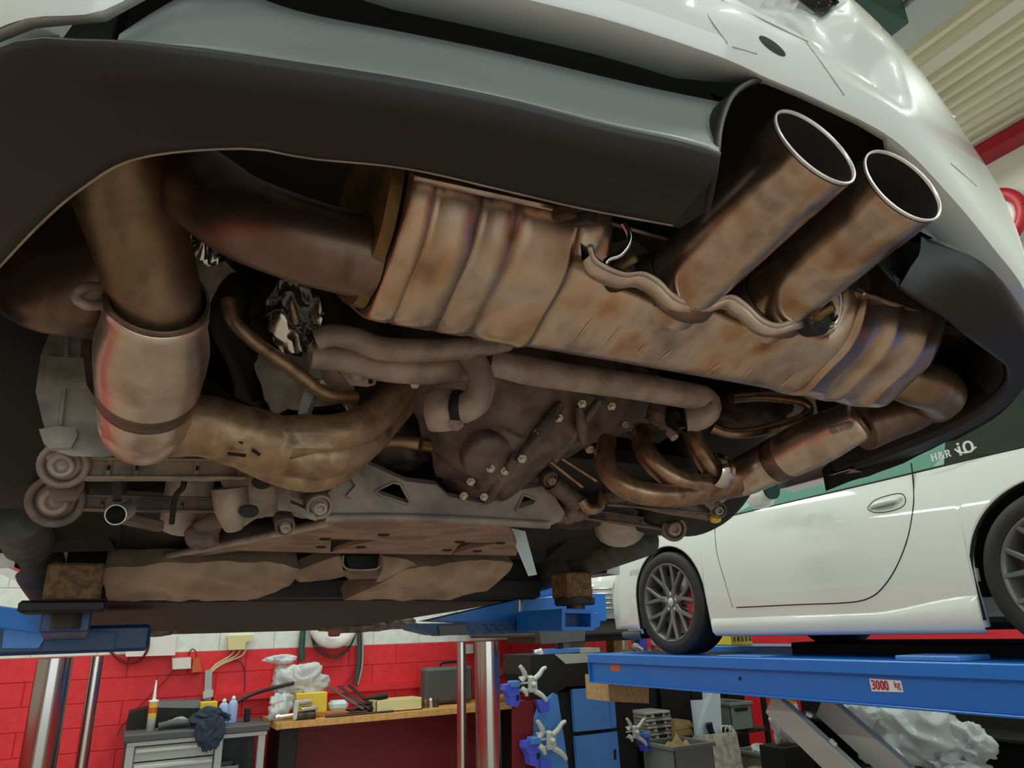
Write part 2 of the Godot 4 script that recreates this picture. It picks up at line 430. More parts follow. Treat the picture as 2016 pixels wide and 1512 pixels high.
# ---------------------------------------------------------------- the room
func build_room():
	var X0 := -6.0
	var X1 := 7.2
	var Z0 := -7.9
	var Z1 := 5.5
	var H := 6.1
	var BL := 1.49                       # red paint up to here
	var st := mb(); abox(st, Vector3(X0 - 0.3, -0.2, Z0 - 0.3), Vector3(X1 + 0.3, 0, Z1 + 0.3), 0.0); struct(st, "floor", M.floor, "reddish beige workshop floor")
	# front wall: painted block work, joints recessed
	st = mb(); abox(st, Vector3(X0, 0, Z0 - 0.3), Vector3(X1, BL, Z0 - 0.006), 0.0)
	var wall := struct(st, "wall_front", M.mortar, "painted block wall, red below and white above")
	st = mb(); abox(st, Vector3(X0, BL, Z0 - 0.3), Vector3(X1, H, Z0 - 0.006), 0.0); put(st, "upper_wall", M.mortar_white, wall)
	var course := 0.199
	var long := 0.52
	var rows := 0
	var meshes := {}
	for i in range(2, 13):
		var y := BL + (i - 8) * course
		var off := 0.26 if posmod(i, 2) == 1 else 0.0
		for k in 16:
			var x := -2.2 + k * long + off
			var key := "block"
			if not meshes.has(key):
				var s2 := mb(); box(s2, Transform3D(), Vector3(long - 0.008, course - 0.007, 0.06), 0.003); s2.generate_normals(); meshes[key] = s2.commit()
			var o := MeshInstance3D.new(); o.mesh = meshes[key]; o.name = "block"
			o.material_override = M.red_block if i < 8 else M.white_block
			wall.add_child(o, true); o.position = Vector3(x + long / 2, y + course / 2, Z0 - 0.03)
	# the wall beyond the blocks, painted alike
	for part in [[X0, 0.0, -2.2, BL, M.wall_red], [6.12, 0.0, X1, BL, M.wall_red], [-2.2, 0.0, 6.12, BL - 6 * course, M.wall_red], [X0, BL, -2.2, H, M.wall_white], [6.12, BL, X1, H, M.wall_white], [-2.2, BL + 5 * course, 6.12, H, M.wall_white]]:
		st = mb(); abox(st, Vector3(part[0], part[1], Z0 - 0.06), Vector3(part[2], part[3], Z0), 0.0); put(st, "plain_wall", part[4], wall)
	# right wall with a red girder under the roof
	st = mb(); abox(st, Vector3(X1, 0, Z0 - 0.3), Vector3(X1 + 0.3, BL, Z1 + 0.3), 0.0); var wr := struct(st, "wall_right", M.wall_red, "workshop side wall, red below and white above")
	st = mb(); abox(st, Vector3(X1, BL, Z0 - 0.3), Vector3(X1 + 0.3, H, Z1 + 0.3), 0.0); put(st, "upper_wall", M.wall_white, wr)
	st = mb(); abox(st, Vector3(X1 - 0.12, H - 0.17, Z0), Vector3(X1, H, Z1), 0.006)
	abox(st, Vector3(X1 - 0.2, H - 0.19, Z0), Vector3(X1, H - 0.165, Z1), 0.004)
	struct(st, "trim_1", M.beam_red, "red steel girder along the top of the wall")
	for side in [[X0 - 0.3, X0, "wall_left"]]:
		st = mb(); abox(st, Vector3(side[0], 0, Z0 - 0.3), Vector3(side[1], 0.9, Z1 + 0.3), 0.0); var wl := struct(st, side[2], M.wall_red)
		st = mb(); abox(st, Vector3(side[0], 0.9, Z0 - 0.3), Vector3(side[1], H, Z1 + 0.3), 0.0); put(st, "upper_wall", M.wall_white, wl)
	# back wall with the open roller door behind the camera, and the yard outside it
	var D0 := -3.4
	var D1 := 4.0
	var DH := 4.2
	st = mb(); abox(st, Vector3(X0 - 0.3, 0, Z1), Vector3(D0, H, Z1 + 0.3), 0.0); abox(st, Vector3(D1, 0, Z1), Vector3(X1 + 0.3, H, Z1 + 0.3), 0.0); abox(st, Vector3(D0, DH, Z1), Vector3(D1, H, Z1 + 0.3), 0.0)
	struct(st, "wall_back", M.wall_white, "rear workshop wall with an open roller door")
	st = mb(); abox(st, Vector3(D0, DH - 0.35, Z1 + 0.1), Vector3(D1, DH + 0.02, Z1 + 0.36), 0.02); struct(st, "door_1", M.grey_metal, "rolled up door")
	st = mb(); abox(st, Vector3(-14, -0.2, Z1 + 0.3), Vector3(14, -0.02, Z1 + 16), 0.0); struct(st, "yard", M.yard, "concrete yard outside the open door")
	# roof of trapezoid sheet, ribs along z
	st = mb(); abox(st, Vector3(X0 - 0.3, H + 0.065, Z0 - 0.3), Vector3(X1 + 0.3, H + 0.2, Z1 + 0.3), 0.0); var roof := struct(st, "ceiling", M.roof_sheet, "cream profiled sheet roof")
	var x := X0
	var per := 0.155
	var n := 0
	while x < X1:
		var wide := 6 * per
		st = mb(); st.set_smooth_group(-1)
		for r in 6:
			var a := x + r * per
			var prof := [[0.0, 0.0], [0.055, 0.0], [0.075, 0.06], [0.135, 0.06], [0.155, 0.0]]
			for k in 4:
				var p0 := Vector3(a + prof[k][0], H + prof[k][1], Z0)
				var p1 := Vector3(a + prof[k + 1][0], H + prof[k + 1][1], Z0)
				quad(st, p0, p1, p1 + Vector3(0, 0, Z1 - Z0), p0 + Vector3(0, 0, Z1 - Z0))
		put(st, "roof_panel", M.roof_sheet, roof)
		x += wide; n += 1
	for bx in [5.5, 3.9, 1.2, -1.5, -4.0]:
		st = mb(); abox(st, Vector3(bx, H - 0.03, Z0), Vector3(bx + 0.16, H + 0.03, Z1), 0.004); put(st, "cover_strip", M.beam_white, roof)
	# strip lights under the roof
	for p in [[-2.3, 2.6], [0.7, 3.4], [3.2, 2.6], [-2.6, -0.6], [2.35, -0.2], [5.6, 0.6], [-2.6, -3.6], [2.35, -4.6], [5.9, -3.4], [0.4, -6.4], [3.6, -6.6], [-2.6, -6.4]]:
		var f := thing("ceiling_light", Vector3(p[0], H - 0.35, p[1]), "white twin tube strip light hung under the profiled roof", "light", "strip lights under the roof")
		var b := Vector3(p[0], H - 0.35, p[1])
		st = mb(); abox(st, b + Vector3(-0.09, 0.02, -0.78), b + Vector3(0.09, 0.07, 0.78), 0.006); put(st, "housing", M.beam_white, f)
		for s in [-0.05, 0.05]:
			st = mb(); rod(st, b + Vector3(s, 0, -0.74), b + Vector3(s, 0, 0.74), 0.013, 12); put(st, "tube", M.tubeglow, f)
		for e in [-0.6, 0.6]:
			st = mb(); rod(st, b + Vector3(0, 0.07, e), b + Vector3(0, 0.35, e), 0.006, 8); put(st, "hanger", M.grey_metal, f)
		var l := AreaLight3D.new(); l.name = "tube_light"; l.area_size = Vector2(0.16, 1.48); l.light_energy = LAMP; l.light_color = Color(0.95, 1.0, 0.97)
		l.area_range = 30.0; l.area_attenuation = 2.0
		l.shadow_enabled = true
		f.add_child(l); l.position = Vector3(0, -0.03, 0); l.rotation_degrees = Vector3(-90, 0, 0)

# ---------------------------------------------------------------- the raised car
func rail(pts: Array, n: int) -> PackedVector3Array:     # [u, w, v] triples
	return curve(pts.map(func(p): return cw(p[0], p[1], p[2])), n)

func build_main_car():
	car = thing("sports_car", Vector3(XC, 1.55, -2.4), "white sports car raised on the lift, twin exhaust and bare underbody exposed", "car")
	build_bumper()
	build_muffler()
	build_exhaust_sides()
	build_engine()
	build_rear_axle()
	build_underbody()
	build_body_shell()

func build_bumper():
	var bump := holder(car, "rear_bumper")
	var N := 60
	# lower edge of the white skin, left end to right end
	var WL := [[-0.88, 1.0, 0.36], [-0.84, 0.72, 0.36], [-0.77, 0.555, 0.362], [-0.69, 0.448, 0.368], [-0.635, 0.418, 0.378], [-0.595, 0.405, 0.425], [-0.55, 0.402, 0.465], [-0.45, 0.383, 0.47], [-0.356, 0.365, 0.47], [-0.279, 0.352, 0.47], [-0.175, 0.342, 0.47], [-0.124, 0.342, 0.47], [-0.046, 0.341, 0.47], [0.07, 0.346, 0.468], [0.20, 0.37, 0.452], [0.349, 0.411, 0.45], [0.534, 0.467, 0.45], [0.66, 0.53, 0.45], [0.77, 0.64, 0.43], [0.85, 0.80, 0.40], [0.89, 1.0, 0.37]]
	var low := rail(WL, N)
	var offs := [[0.0, 0.0], [-0.004, 0.004], [-0.008, 0.018], [-0.012, 0.05], [-0.012, 0.10], [-0.006, 0.16], [0.012, 0.22], [0.045, 0.28], [0.11, 0.34], [0.25, 0.41], [0.5, 0.5]]
	var rows := []
	for o in offs:
		var r := PackedVector3Array()
		for i in N:
			var t := (low[mini(i + 1, N - 1)] - low[maxi(i - 1, 0)]); t.y = 0; t = t.normalized()
			var out := Vector3(-t.z, 0, t.x)          # outwards of the car in plan
			if out.z < 0 and absf(out.x) < 0.9: out = -out
			if (low[i].x - XC) * out.x < -0.2: out = -out
			var base := low[i]
			var y: float = lerpf(base.y, CP.y + 0.46, smoothstep(0.0, 0.10, o[1])) + o[1]
			r.append(Vector3(base.x, y, base.z) - out * float(o[0]))
		rows.append(r)
	skin = rows
	# the pressed scoop above the tail pipes, outlined on the skin
	var scoop := PackedVector2Array()
	for e in [[1330, -40], [1420, 0], [1500, 38], [1590, 82], [1650, 140], [1705, 196], [1770, 250], [1812, 280], [1804, 225], [1786, 165], [1756, 90], [1716, 20], [1690, -40]]:
		var h := on_skin(e[0], e[1])
		scoop.append(Vector2(h.x, h.y))
	var dense := []
	for j in N: dense.append(curve(rows.map(func(r): return r[j]), 56))
	var drows := []
	for k in 56:
		var col := []
		for j in N: col.append(dense[j][k])
		var r := curve(col, 220)
		for i in r.size():
			var c2 := Vector2(r[i].x, r[i].y)
			if k > 3 and Geometry2D.is_point_in_polygon(c2, scoop):
				var d := 1e9
				for n in range(1, scoop.size() - 2): d = minf(d, c2.distance_to(Geometry2D.get_closest_point_to_segment(c2, scoop[n], scoop[n + 1])))
				r[i].z -= 0.022 * smoothstep(0.0, 0.05, d)
		drows.append(r)
	rows = drows
	skin = rows
	var st := mb(); grid(st, rows); put(st, "bumper_skin", M.white, bump, "glossy white bumper skin")
	# returned flange under the lower edge
	var inner := PackedVector3Array()
	for i in N:
		var p := low[i]
		var u := p.x - XC
		var fl := lerpf(0.032, 0.006, maxf(smoothstep(-0.19, -0.12, u), smoothstep(-0.48, -0.58, u))) if u < -0.03 else lerpf(0.006, 0.05, smoothstep(0.05, 0.16, u))
		inner.append(p + Vector3((XC - p.x) * fl, -0.12 * fl, -fl))
	st = mb(); grid(st, [low, inner]); 
	var in2 := PackedVector3Array()
	for p in inner: in2.append(p + Vector3(0, 0.07, 0.004))
	grid(st, [inner, in2]); put(st, "bumper_flange", M.white, bump)
	# grey insert between the white skin and the lip, in two halves beside the exhaust opening
	var topL := rail([[-0.628, 0.43, 0.372], [-0.60, 0.425, 0.41], [-0.575, 0.435, 0.445], [-0.514, 0.432, 0.446], [-0.439, 0.416, 0.446], [-0.358, 0.400, 0.446], [-0.24, 0.382, 0.447], [-0.143, 0.366, 0.450]], 40)
	var botL := rail([[-0.63, 0.42, 0.352], [-0.593, 0.404, 0.354], [-0.519, 0.384, 0.354], [-0.455, 0.368, 0.354], [-0.385, 0.355, 0.354], [-0.305, 0.346, 0.354], [-0.245, 0.336, 0.354], [-0.205, 0.333, 0.354]], 40)
	st = mb(); ribbon(st, topL, botL, 0.012, 8); put(st, "bumper_insert", M.insert, bump, "satin grey bumper insert")
	st = mb(); grid(st, [shift(topL, Vector3(0, 0.06, -0.03)), shift(topL, Vector3(0, 0.0, -0.014))]); put(st, "insert_backing", M.black, bump)
	var topR := rail([[0.17, 0.412, 0.455], [0.25, 0.428, 0.452], [0.36, 0.46, 0.45], [0.50, 0.505, 0.45], [0.62, 0.57, 0.435], [0.72, 0.63, 0.40], [0.80, 0.75, 0.37]], 40)
	var botR := rail([[0.19, 0.395, 0.41], [0.25, 0.378, 0.375], [0.33, 0.392, 0.35], [0.45, 0.435, 0.348], [0.6, 0.525, 0.348], [0.73, 0.645, 0.348], [0.80, 0.75, 0.348]], 40)
	st = mb(); ribbon(st, topR, botR, 0.012, 8); put(st, "bumper_insert", M.insert, bump, "satin grey bumper insert")
	# lower lip: small rear face, flat underside, upturned inner edge
	var loL := rail([[-0.88, 1.02, 0.35], [-0.84, 0.73, 0.35], [-0.77, 0.56, 0.35], [-0.69, 0.449, 0.352], [-0.648, 0.422, 0.352], [-0.593, 0.401, 0.352], [-0.519, 0.381, 0.352], [-0.455, 0.365, 0.352], [-0.385, 0.352, 0.352], [-0.305, 0.343, 0.352], [-0.245, 0.333, 0.352], [-0.205, 0.331, 0.353]], N)
	var liL := rail([[-0.82, 1.02, 0.315], [-0.77, 0.85, 0.318], [-0.717, 0.722, 0.327], [-0.679, 0.629, 0.33], [-0.647, 0.559, 0.33], [-0.61, 0.50, 0.33], [-0.544, 0.456, 0.33], [-0.499, 0.447, 0.33], [-0.432, 0.428, 0.33], [-0.35, 0.421, 0.33], [-0.281, 0.416, 0.33], [-0.195, 0.404, 0.33]], N)
	st = mb(); lip(st, loL, liL); put(st, "bumper_lip", M.lip, bump, "black plastic lower lip")
	st = mb(); tube_on(st, shift(liL, Vector3(0, 0.001, -0.001)), radii_along([0.0016], N), 6); put(st, "lip_edge", M.alu_brown, bump, "pale worn edge of the lip")
	var loR := rail([[0.185, 0.405, 0.417], [0.21, 0.388, 0.402], [0.25, 0.374, 0.375], [0.33, 0.389, 0.347], [0.45, 0.43, 0.345], [0.6, 0.52, 0.345], [0.74, 0.65, 0.345], [0.84, 0.83, 0.335], [0.88, 1.02, 0.32]], N)
	var liR := rail([[0.15, 0.425, 0.35], [0.19, 0.425, 0.338], [0.24, 0.432, 0.335], [0.307, 0.448, 0.33], [0.42, 0.476, 0.33], [0.503, 0.502, 0.33], [0.62, 0.575, 0.33], [0.72, 0.72, 0.32], [0.78, 1.02, 0.30]], N)
	st = mb(); lip(st, loR, liR); put(st, "bumper_lip", M.lip, bump, "black plastic lower lip")
	for e in [liL, liR]:
		var wall := []
		for h in [[0.012, 0.004], [0.05, 0.02], [0.15, 0.03], [0.32, 0.03]]:
			var r := PackedVector3Array()
			for p in e: r.append(p + Vector3((XC - p.x) * h[1], h[0], -h[1] if -p.z < 0.6 else 0.0))
			wall.append(r)
		st = mb(); grid(st, wall); put(st, "bumper_blackout", M.black, bump)  # black sheet added behind the lip to darken the bay
	# exhaust opening: rim and a black pocket behind it
	var edge := curve([q(1392, 415, 0.40), q(1408, 330, 0.345), q(1418, 245, 0.345), q(1446, 183, 0.347), q(1500, 156, 0.348), q(1560, 163, 0.345), q(1650, 208, 0.348), q(1745, 270, 0.355), q(1790, 340, 0.37), q(1797, 465, 0.40)], 44)
	var back := PackedVector3Array()
	var mid := PackedVector3Array()
	var ctr := cw(0.0, 0.34, 0.40)
	for p in edge:
		mid.append(p + (p - ctr) * 0.03 + Vector3(0, 0, -0.03))
		var bk := p + (p - ctr) * 0.05 + Vector3(0, 0, -0.20)
		bk.y = maxf(bk.y, CP.y + 0.47)
		back.append(bk)
	st = mb(); grid(st, [edge, mid, back]); fan(st, back); put(st, "exhaust_pocket", M.black, bump, "black lined exhaust opening")
	st = mb(); tube_on(st, edge, radii_along([0.003], 44), 8); put(st, "opening_rim", M.lip, bump)
	# pressed lines, and black patches painting the shade of towing hole and lamp pocket
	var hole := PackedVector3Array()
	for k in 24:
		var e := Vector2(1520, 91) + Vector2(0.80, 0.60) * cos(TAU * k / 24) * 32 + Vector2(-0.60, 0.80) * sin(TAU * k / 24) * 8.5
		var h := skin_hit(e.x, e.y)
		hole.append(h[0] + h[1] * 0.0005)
	st = mb(); fan(st, hole); put(st, "towing_hole_shade", M.black, bump)  # flat black patch for the shade inside the hole
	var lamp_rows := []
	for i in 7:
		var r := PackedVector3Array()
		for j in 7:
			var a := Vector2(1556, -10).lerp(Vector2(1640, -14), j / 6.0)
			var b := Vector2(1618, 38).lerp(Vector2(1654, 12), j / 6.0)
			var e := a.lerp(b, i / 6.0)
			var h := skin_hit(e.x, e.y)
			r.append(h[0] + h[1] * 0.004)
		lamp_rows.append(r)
	st = mb(); grid(st, lamp_rows); put(st, "lamp_pocket_shade", M.black, bump)  # recess shade painted as a black sheet just off the skin
	for l in [[[1375, 0], [1398, 38], [1432, 86]], [[1442, 92], [1490, 106]], [[1588, 84], [1625, 135], [1662, 188]], [[1420, 0], [1500, 38], [1590, 82]], [[1872, 322], [1895, 342], [1922, 366]]]:
		st = mb(); var path := curve(l.map(func(p): return on_skin(p[0], p[1])), 10)
		tube_on(st, path, radii_along([0.0008], 10), 5); put(st, "pressed_line", M.sill_grey, bump)

func skin_hit(x: float, y: float) -> Array:
	return sheet_hit(skin, x, y, 0.32)
func sheet_hit(sheet: Array, x: float, y: float, w: float) -> Array:   # where the pixel's ray meets a sheet of rows, and its normal there
	var d := ray(x, y).normalized()
	var best := 1e9
	var out := [q(x, y, w), Vector3.BACK]
	for i in sheet.size() - 1:
		for j in sheet[i].size() - 1:
			if sheet[i][j].distance_squared_to(q(x, y, -sheet[i][j].z)) > 0.02: continue
			for t in [[sheet[i][j], sheet[i][j + 1], sheet[i + 1][j + 1]], [sheet[i][j], sheet[i + 1][j + 1], sheet[i + 1][j]]]:
				var h = Geometry3D.ray_intersects_triangle(CP, d, t[0], t[1], t[2])
				if h != null and CP.distance_to(h) < best:
					best = CP.distance_to(h)
					var n: Vector3 = (t[1] - t[0]).cross(t[2] - t[0]).normalized()
					out = [h, n if n.dot(d) < 0 else -n]
	return out
func on_skin(x: float, y: float) -> Vector3:
	return skin_hit(x, y)[0]
func skin_normal(x: float, y: float) -> Vector3:
	return skin_hit(x, y)[1]
func shift(a: PackedVector3Array, d: Vector3) -> PackedVector3Array:
	var o := PackedVector3Array()
	for p in a: o.append(p + d)
	return o
func ribbon(st: SurfaceTool, a: PackedVector3Array, b: PackedVector3Array, thick: float, steps := 4):
	var rows := []
	for k in steps + 1:
		var r := PackedVector3Array()
		var t := float(k) / steps
		for i in a.size(): r.append(a[i].lerp(b[i], t) + Vector3(0, 0, -sin(PI * t) * 0.006))
		rows.append(r)
	rows.append(shift(b, Vector3(0, 0.002, -thick))); rows.append(shift(a, Vector3(0, 0.002, -thick))); rows.append(a)
	grid(st, rows, false, 0)
func lip(st: SurfaceTool, o: PackedVector3Array, i: PackedVector3Array):
	var rows := [shift(o, Vector3(0, 0.006, -0.02)), shift(o, Vector3(0, 0.004, -0.004)), shift(o, Vector3(0, -0.001, 0))]
	for t in [0.04, 0.1, 0.2]:
		var r := PackedVector3Array()
		for k in o.size(): r.append(o[k].lerp(i[k], t) + Vector3(0, -0.012 * minf(1.0, t * 8), 0))
		rows.append(r)
	for t in [0.5, 0.9, 1.0]:
		var r := PackedVector3Array()
		for k in o.size(): r.append(o[k].lerp(i[k], t) + Vector3(0, -0.012 * (1.0 - t) , 0))
		rows.append(r)
	rows.append(shift(i, Vector3(0, 0.02, -0.002)))
	grid(st, rows, false, 0)

# muffler cross section in (w, v), rounded; scaled about its middle
func muffler_ring(x: float, k: float) -> PackedVector3Array:
	var prof := [[0.501, 0.47], [0.502, 0.43], [0.508, 0.392], [0.530, 0.354], [0.546, 0.338], [0.553, 0.333], [0.562, 0.328], [0.59, 0.315], [0.622, 0.299], [0.65, 0.304], [0.69, 0.328], [0.73, 0.362], [0.75, 0.42], [0.74, 0.48], [0.69, 0.515], [0.60, 0.525], [0.53, 0.51]]
	# the middle of the can is pressed in above the clamp plate, where the tail pipes enter
	var dip := smoothstep(0.405, 0.425, x) * (1.0 - smoothstep(0.755, 0.78, x))
	for p in prof:
		if p[0] < 0.54 and p[1] < 0.49: p[0] += dip * (0.105 if p[1] > 0.40 else (0.075 if p[1] > 0.36 else 0.018))
	var c := Vector2(0.65, 0.405)
	var pts := []
	for p in prof:
		var d := (Vector2(p[0], p[1]) - c) * k + c
		pts.append(Vector3(x, CP.y + d.y, -d.x))
	pts.append(pts[0])
	var ring := curve(pts, 57)
	ring.resize(56)
	return ring
func build_muffler():
	var mf := holder(car, "muffler")
	# sections along the can: [x, scale]
	var S := [[0.1825, 0.93], [0.183, 0.96], [0.187, 0.985], [0.196, 1.0], [0.205, 1.0], [0.2065, 0.975], [0.2145, 0.975], [0.216, 1.0], [0.252, 1.0], [0.2535, 0.968], [0.2635, 0.968], [0.265, 1.0], [0.290, 1.0], [0.2915, 0.98], [0.3135, 0.98], [0.315, 1.0], [0.352, 1.0], [0.3535, 1.02], [0.360, 1.02], [0.361, 0.975], [0.37, 0.985], [0.40, 0.98], [0.41, 0.98], [0.42, 0.98], [0.43, 0.98], [0.5, 0.975], [0.58, 0.975], [0.68, 0.975], [0.75, 0.98], [0.76, 0.98], [0.77, 0.98], [0.785, 0.98], [0.792, 0.98], [0.797, 0.975], [0.798, 1.02], [0.805, 1.02], [0.8065, 0.99], [0.86, 1.0], [0.866, 1.018], [0.874, 1.018], [0.88, 1.0], [0.925, 1.0], [0.931, 1.022], [0.938, 1.022], [0.944, 1.0], [0.965, 1.0], [0.975, 0.985], [0.978, 0.95], [0.979, 0.80]]
	var rows := []
	for s in S: rows.append(muffler_ring(s[0], s[1]))
	var st := mb(); grid(st, rows, true, 0); fan(st, rows[0]); fan(st, rows[rows.size() - 1]); can = rows; put(st, "muffler_can", M.muffler, mf, "heat stained steel muffler can with pressed ribs")
	# welded seam along the upper rear edge
	st = mb(); obox(st, q(812, 346, 0.497), q(1088, 406, 0.492), 0.016, 0.007, Vector3(0, 0.7, 0.7), 0.002); put(st, "seam_flange", M.muffler, mf, "welded seam flange")
	st = mb(); obox(st, q(1692, 574, 0.505), q(1806, 612, 0.515), 0.016, 0.007, Vector3(0, 0.7, 0.7), 0.002); put(st, "seam_flange", M.muffler, mf, "welded seam flange")
	# small pressed beads across the belly
	for b in [[1168, 626, 1132, 672], [1224, 642, 1186, 688], [1325, 688, 1294, 714], [1422, 712, 1392, 736], [1272, 676, 1250, 704], [1482, 724, 1460, 746], [1562, 738, 1536, 762]]:
		st = mb(); tube(st, [on_muffler(b[0], b[1]), on_muffler((b[0] + b[2]) / 2.0, (b[1] + b[3]) / 2.0), on_muffler(b[2], b[3])], [0.0012, 0.0024, 0.0012], 9, 8); put(st, "pressed_bead", M.muffler, mf)
	# wavy clamp plate under the tail pipes
	var wave := [[1158, 498, 0.505], [1165, 522, 0.515], [1192, 540, 0.52], [1228, 552, 0.525], [1262, 550, 0.525], [1292, 566, 0.528], [1318, 592, 0.532], [1352, 608, 0.535], [1398, 606, 0.532], [1434, 594, 0.528], [1464, 612, 0.53], [1494, 640, 0.532], [1528, 652, 0.532], [1566, 642, 0.528], [1598, 638, 0.528], [1624, 652, 0.53], [1644, 642, 0.525], [1650, 600, 0.51], [1642, 572, 0.49]]
	var wp := wave.map(func(p): return q(p[0], p[1], p[2] - 0.006))
	var path := curve(wp, 70)
	st = mb()
	var up := shift(path, Vector3(0, 0.018, -0.012))
	var rowsw := [shift(path, Vector3(0, 0, 0.003)), shift(path, Vector3(0, -0.004, 0.001)), shift(path, Vector3(0, -0.004, -0.012)), up, shift(path, Vector3(0, 0.002, 0.004)), shift(path, Vector3(0, 0, 0.003))]
	grid(st, rowsw); put(st, "clamp_plate", M.cat_steel, mf, "bright wavy clamp plate")
	st = mb(); tube_on(st, shift(path, Vector3(0, 0.006, 0.004)), radii_along([0.0032], 70), 8); put(st, "clamp_edge", M.chrome, mf)
	# plate behind the pipes
	st = mb(); slab(st, [cw(-0.155, 0.575, 0.40), cw(-0.15, 0.567, 0.35), cw(0.17, 0.567, 0.35), cw(0.18, 0.575, 0.40), cw(0.17, 0.59, 0.455), cw(-0.14, 0.59, 0.455)], Vector3(0, 0, -0.004)); put(st, "mount_plate", M.polished, mf)
	# tail pipes
	for e in [[-0.063, 0.0475, 1350, 548, 0.417], [0.064, 0.047, 1532, 584, 0.413]]:
		var tp := holder(mf, "tail_pipe")
		var a := cw(e[0], 0.345, e[4])
		var b := q(e[2], e[3], 0.535)
		b += (b - a).normalized() * 0.01
		var ax := (a - b).normalized()
		var L := a.distance_to(b)
		st = mb(); lathe(st, b, ax, [[-0.03, e[1] * 0.92], [0.0, e[1] * 0.92], [L * 0.5, e[1] * 0.955], [L * 0.77, e[1] * 0.97], [L * 0.775, e[1] * 0.985], [L - 0.004, e[1]]], 40); put(st, "pipe", M.tip, tp, "heat tinted tail pipe")
		st = mb(); lathe(st, b, ax, [[L - 0.003, e[1]], [L - 0.001, e[1] + 0.0006], [L, e[1]], [L, e[1] - 0.0017], [L - 0.004, e[1] - 0.002]], 40); put(st, "rolled_edge", M.tip_end, tp, "bright rolled edge of the tail pipe")
		st = mb(); lathe(st, b, ax, [[L - 0.003, e[1] - 0.002], [0.02, e[1] * 0.9], [0.02, 0.0005]], 40); put(st, "bore", M.soot, tp, "sooty bore")
		st = mb(); lathe(st, b - ax * 0.012, ax, [[0, e[1] * 1.0], [0.006, e[1] * 1.08], [0.014, e[1] * 1.05], [0.02, e[1] * 0.95]], 32); put(st, "weld_ring", M.pipe_dark, tp)
	# rubber hangers with bolts beside the pipes
	for h in [[1222, 528, 26, 0.53], [1612, 622, 24, 0.51]]:
		var at := q(h[0], h[1], h[3])
		st = mb(); lathe(st, at + Vector3(0, 0, -0.02), Vector3(0, -0.2, 1), [[0, 0.019], [0.02, 0.02], [0.022, 0.017], [0.012, 0.015], [0.012, 0.0005]], 20); put(st, "hanger_bush", M.rubber, mf)
		st = mb(); lathe(st, at + Vector3(0, 0.002, -0.012), Vector3(0.25, 0.1, 1), [[0, 0.008], [0.014, 0.008], [0.016, 0.005], [0.03, 0.0045], [0.03, 0.0005]], 10); put(st, "hanger_bolt", M.flange, mf, "rusty bolt")
	st = mb(); tube(st, [q(1228, 440, 0.50), q(1240, 470, 0.50), q(1222, 500, 0.505), q(1195, 512, 0.51), q(1185, 535, 0.515)], [0.0035], 24, 8); put(st, "hanger_strap", M.chrome, mf)
	# bright hanger plates with an eye, beside the pipes
	for e in [[[[1160, 500], [1178, 476], [1215, 478], [1240, 466], [1272, 490], [1282, 520], [1296, 562], [1262, 548], [1230, 556], [1192, 542], [1166, 524]], [1222, 526], 24, 0.542], [[[1560, 640], [1572, 606], [1600, 580], [1636, 574], [1646, 600], [1642, 640], [1622, 652], [1596, 640]], [1612, 620], 17, 0.53]]:
		var eye := []
		for k in 14: eye.append([e[1][0] + cos(TAU * k / 14) * e[2], e[1][1] + sin(TAU * k / 14) * e[2]])
		st = mb(); slab(st, poly(e[0], e[3]), Vector3(0, 0.002, -0.004), [poly(eye, e[3])]); put(st, "hanger_plate", M.polished, mf, "bright hanger plate with an eye")
	# brackets above the can at the bumper edge
	for b in [[1112, 418, 0.47], [1150, 432, 0.47]]:
		st = mb(); box(st, Transform3D(Basis(Vector3.RIGHT, 0.4), q(b[0], b[1], b[2])), Vector3(0.012, 0.012, 0.03), 0.002); put(st, "bracket", M.cast_dark, mf)

func on_muffler(x: float, y: float) -> Vector3:
	return sheet_hit(can, x, y, 0.58)[0]

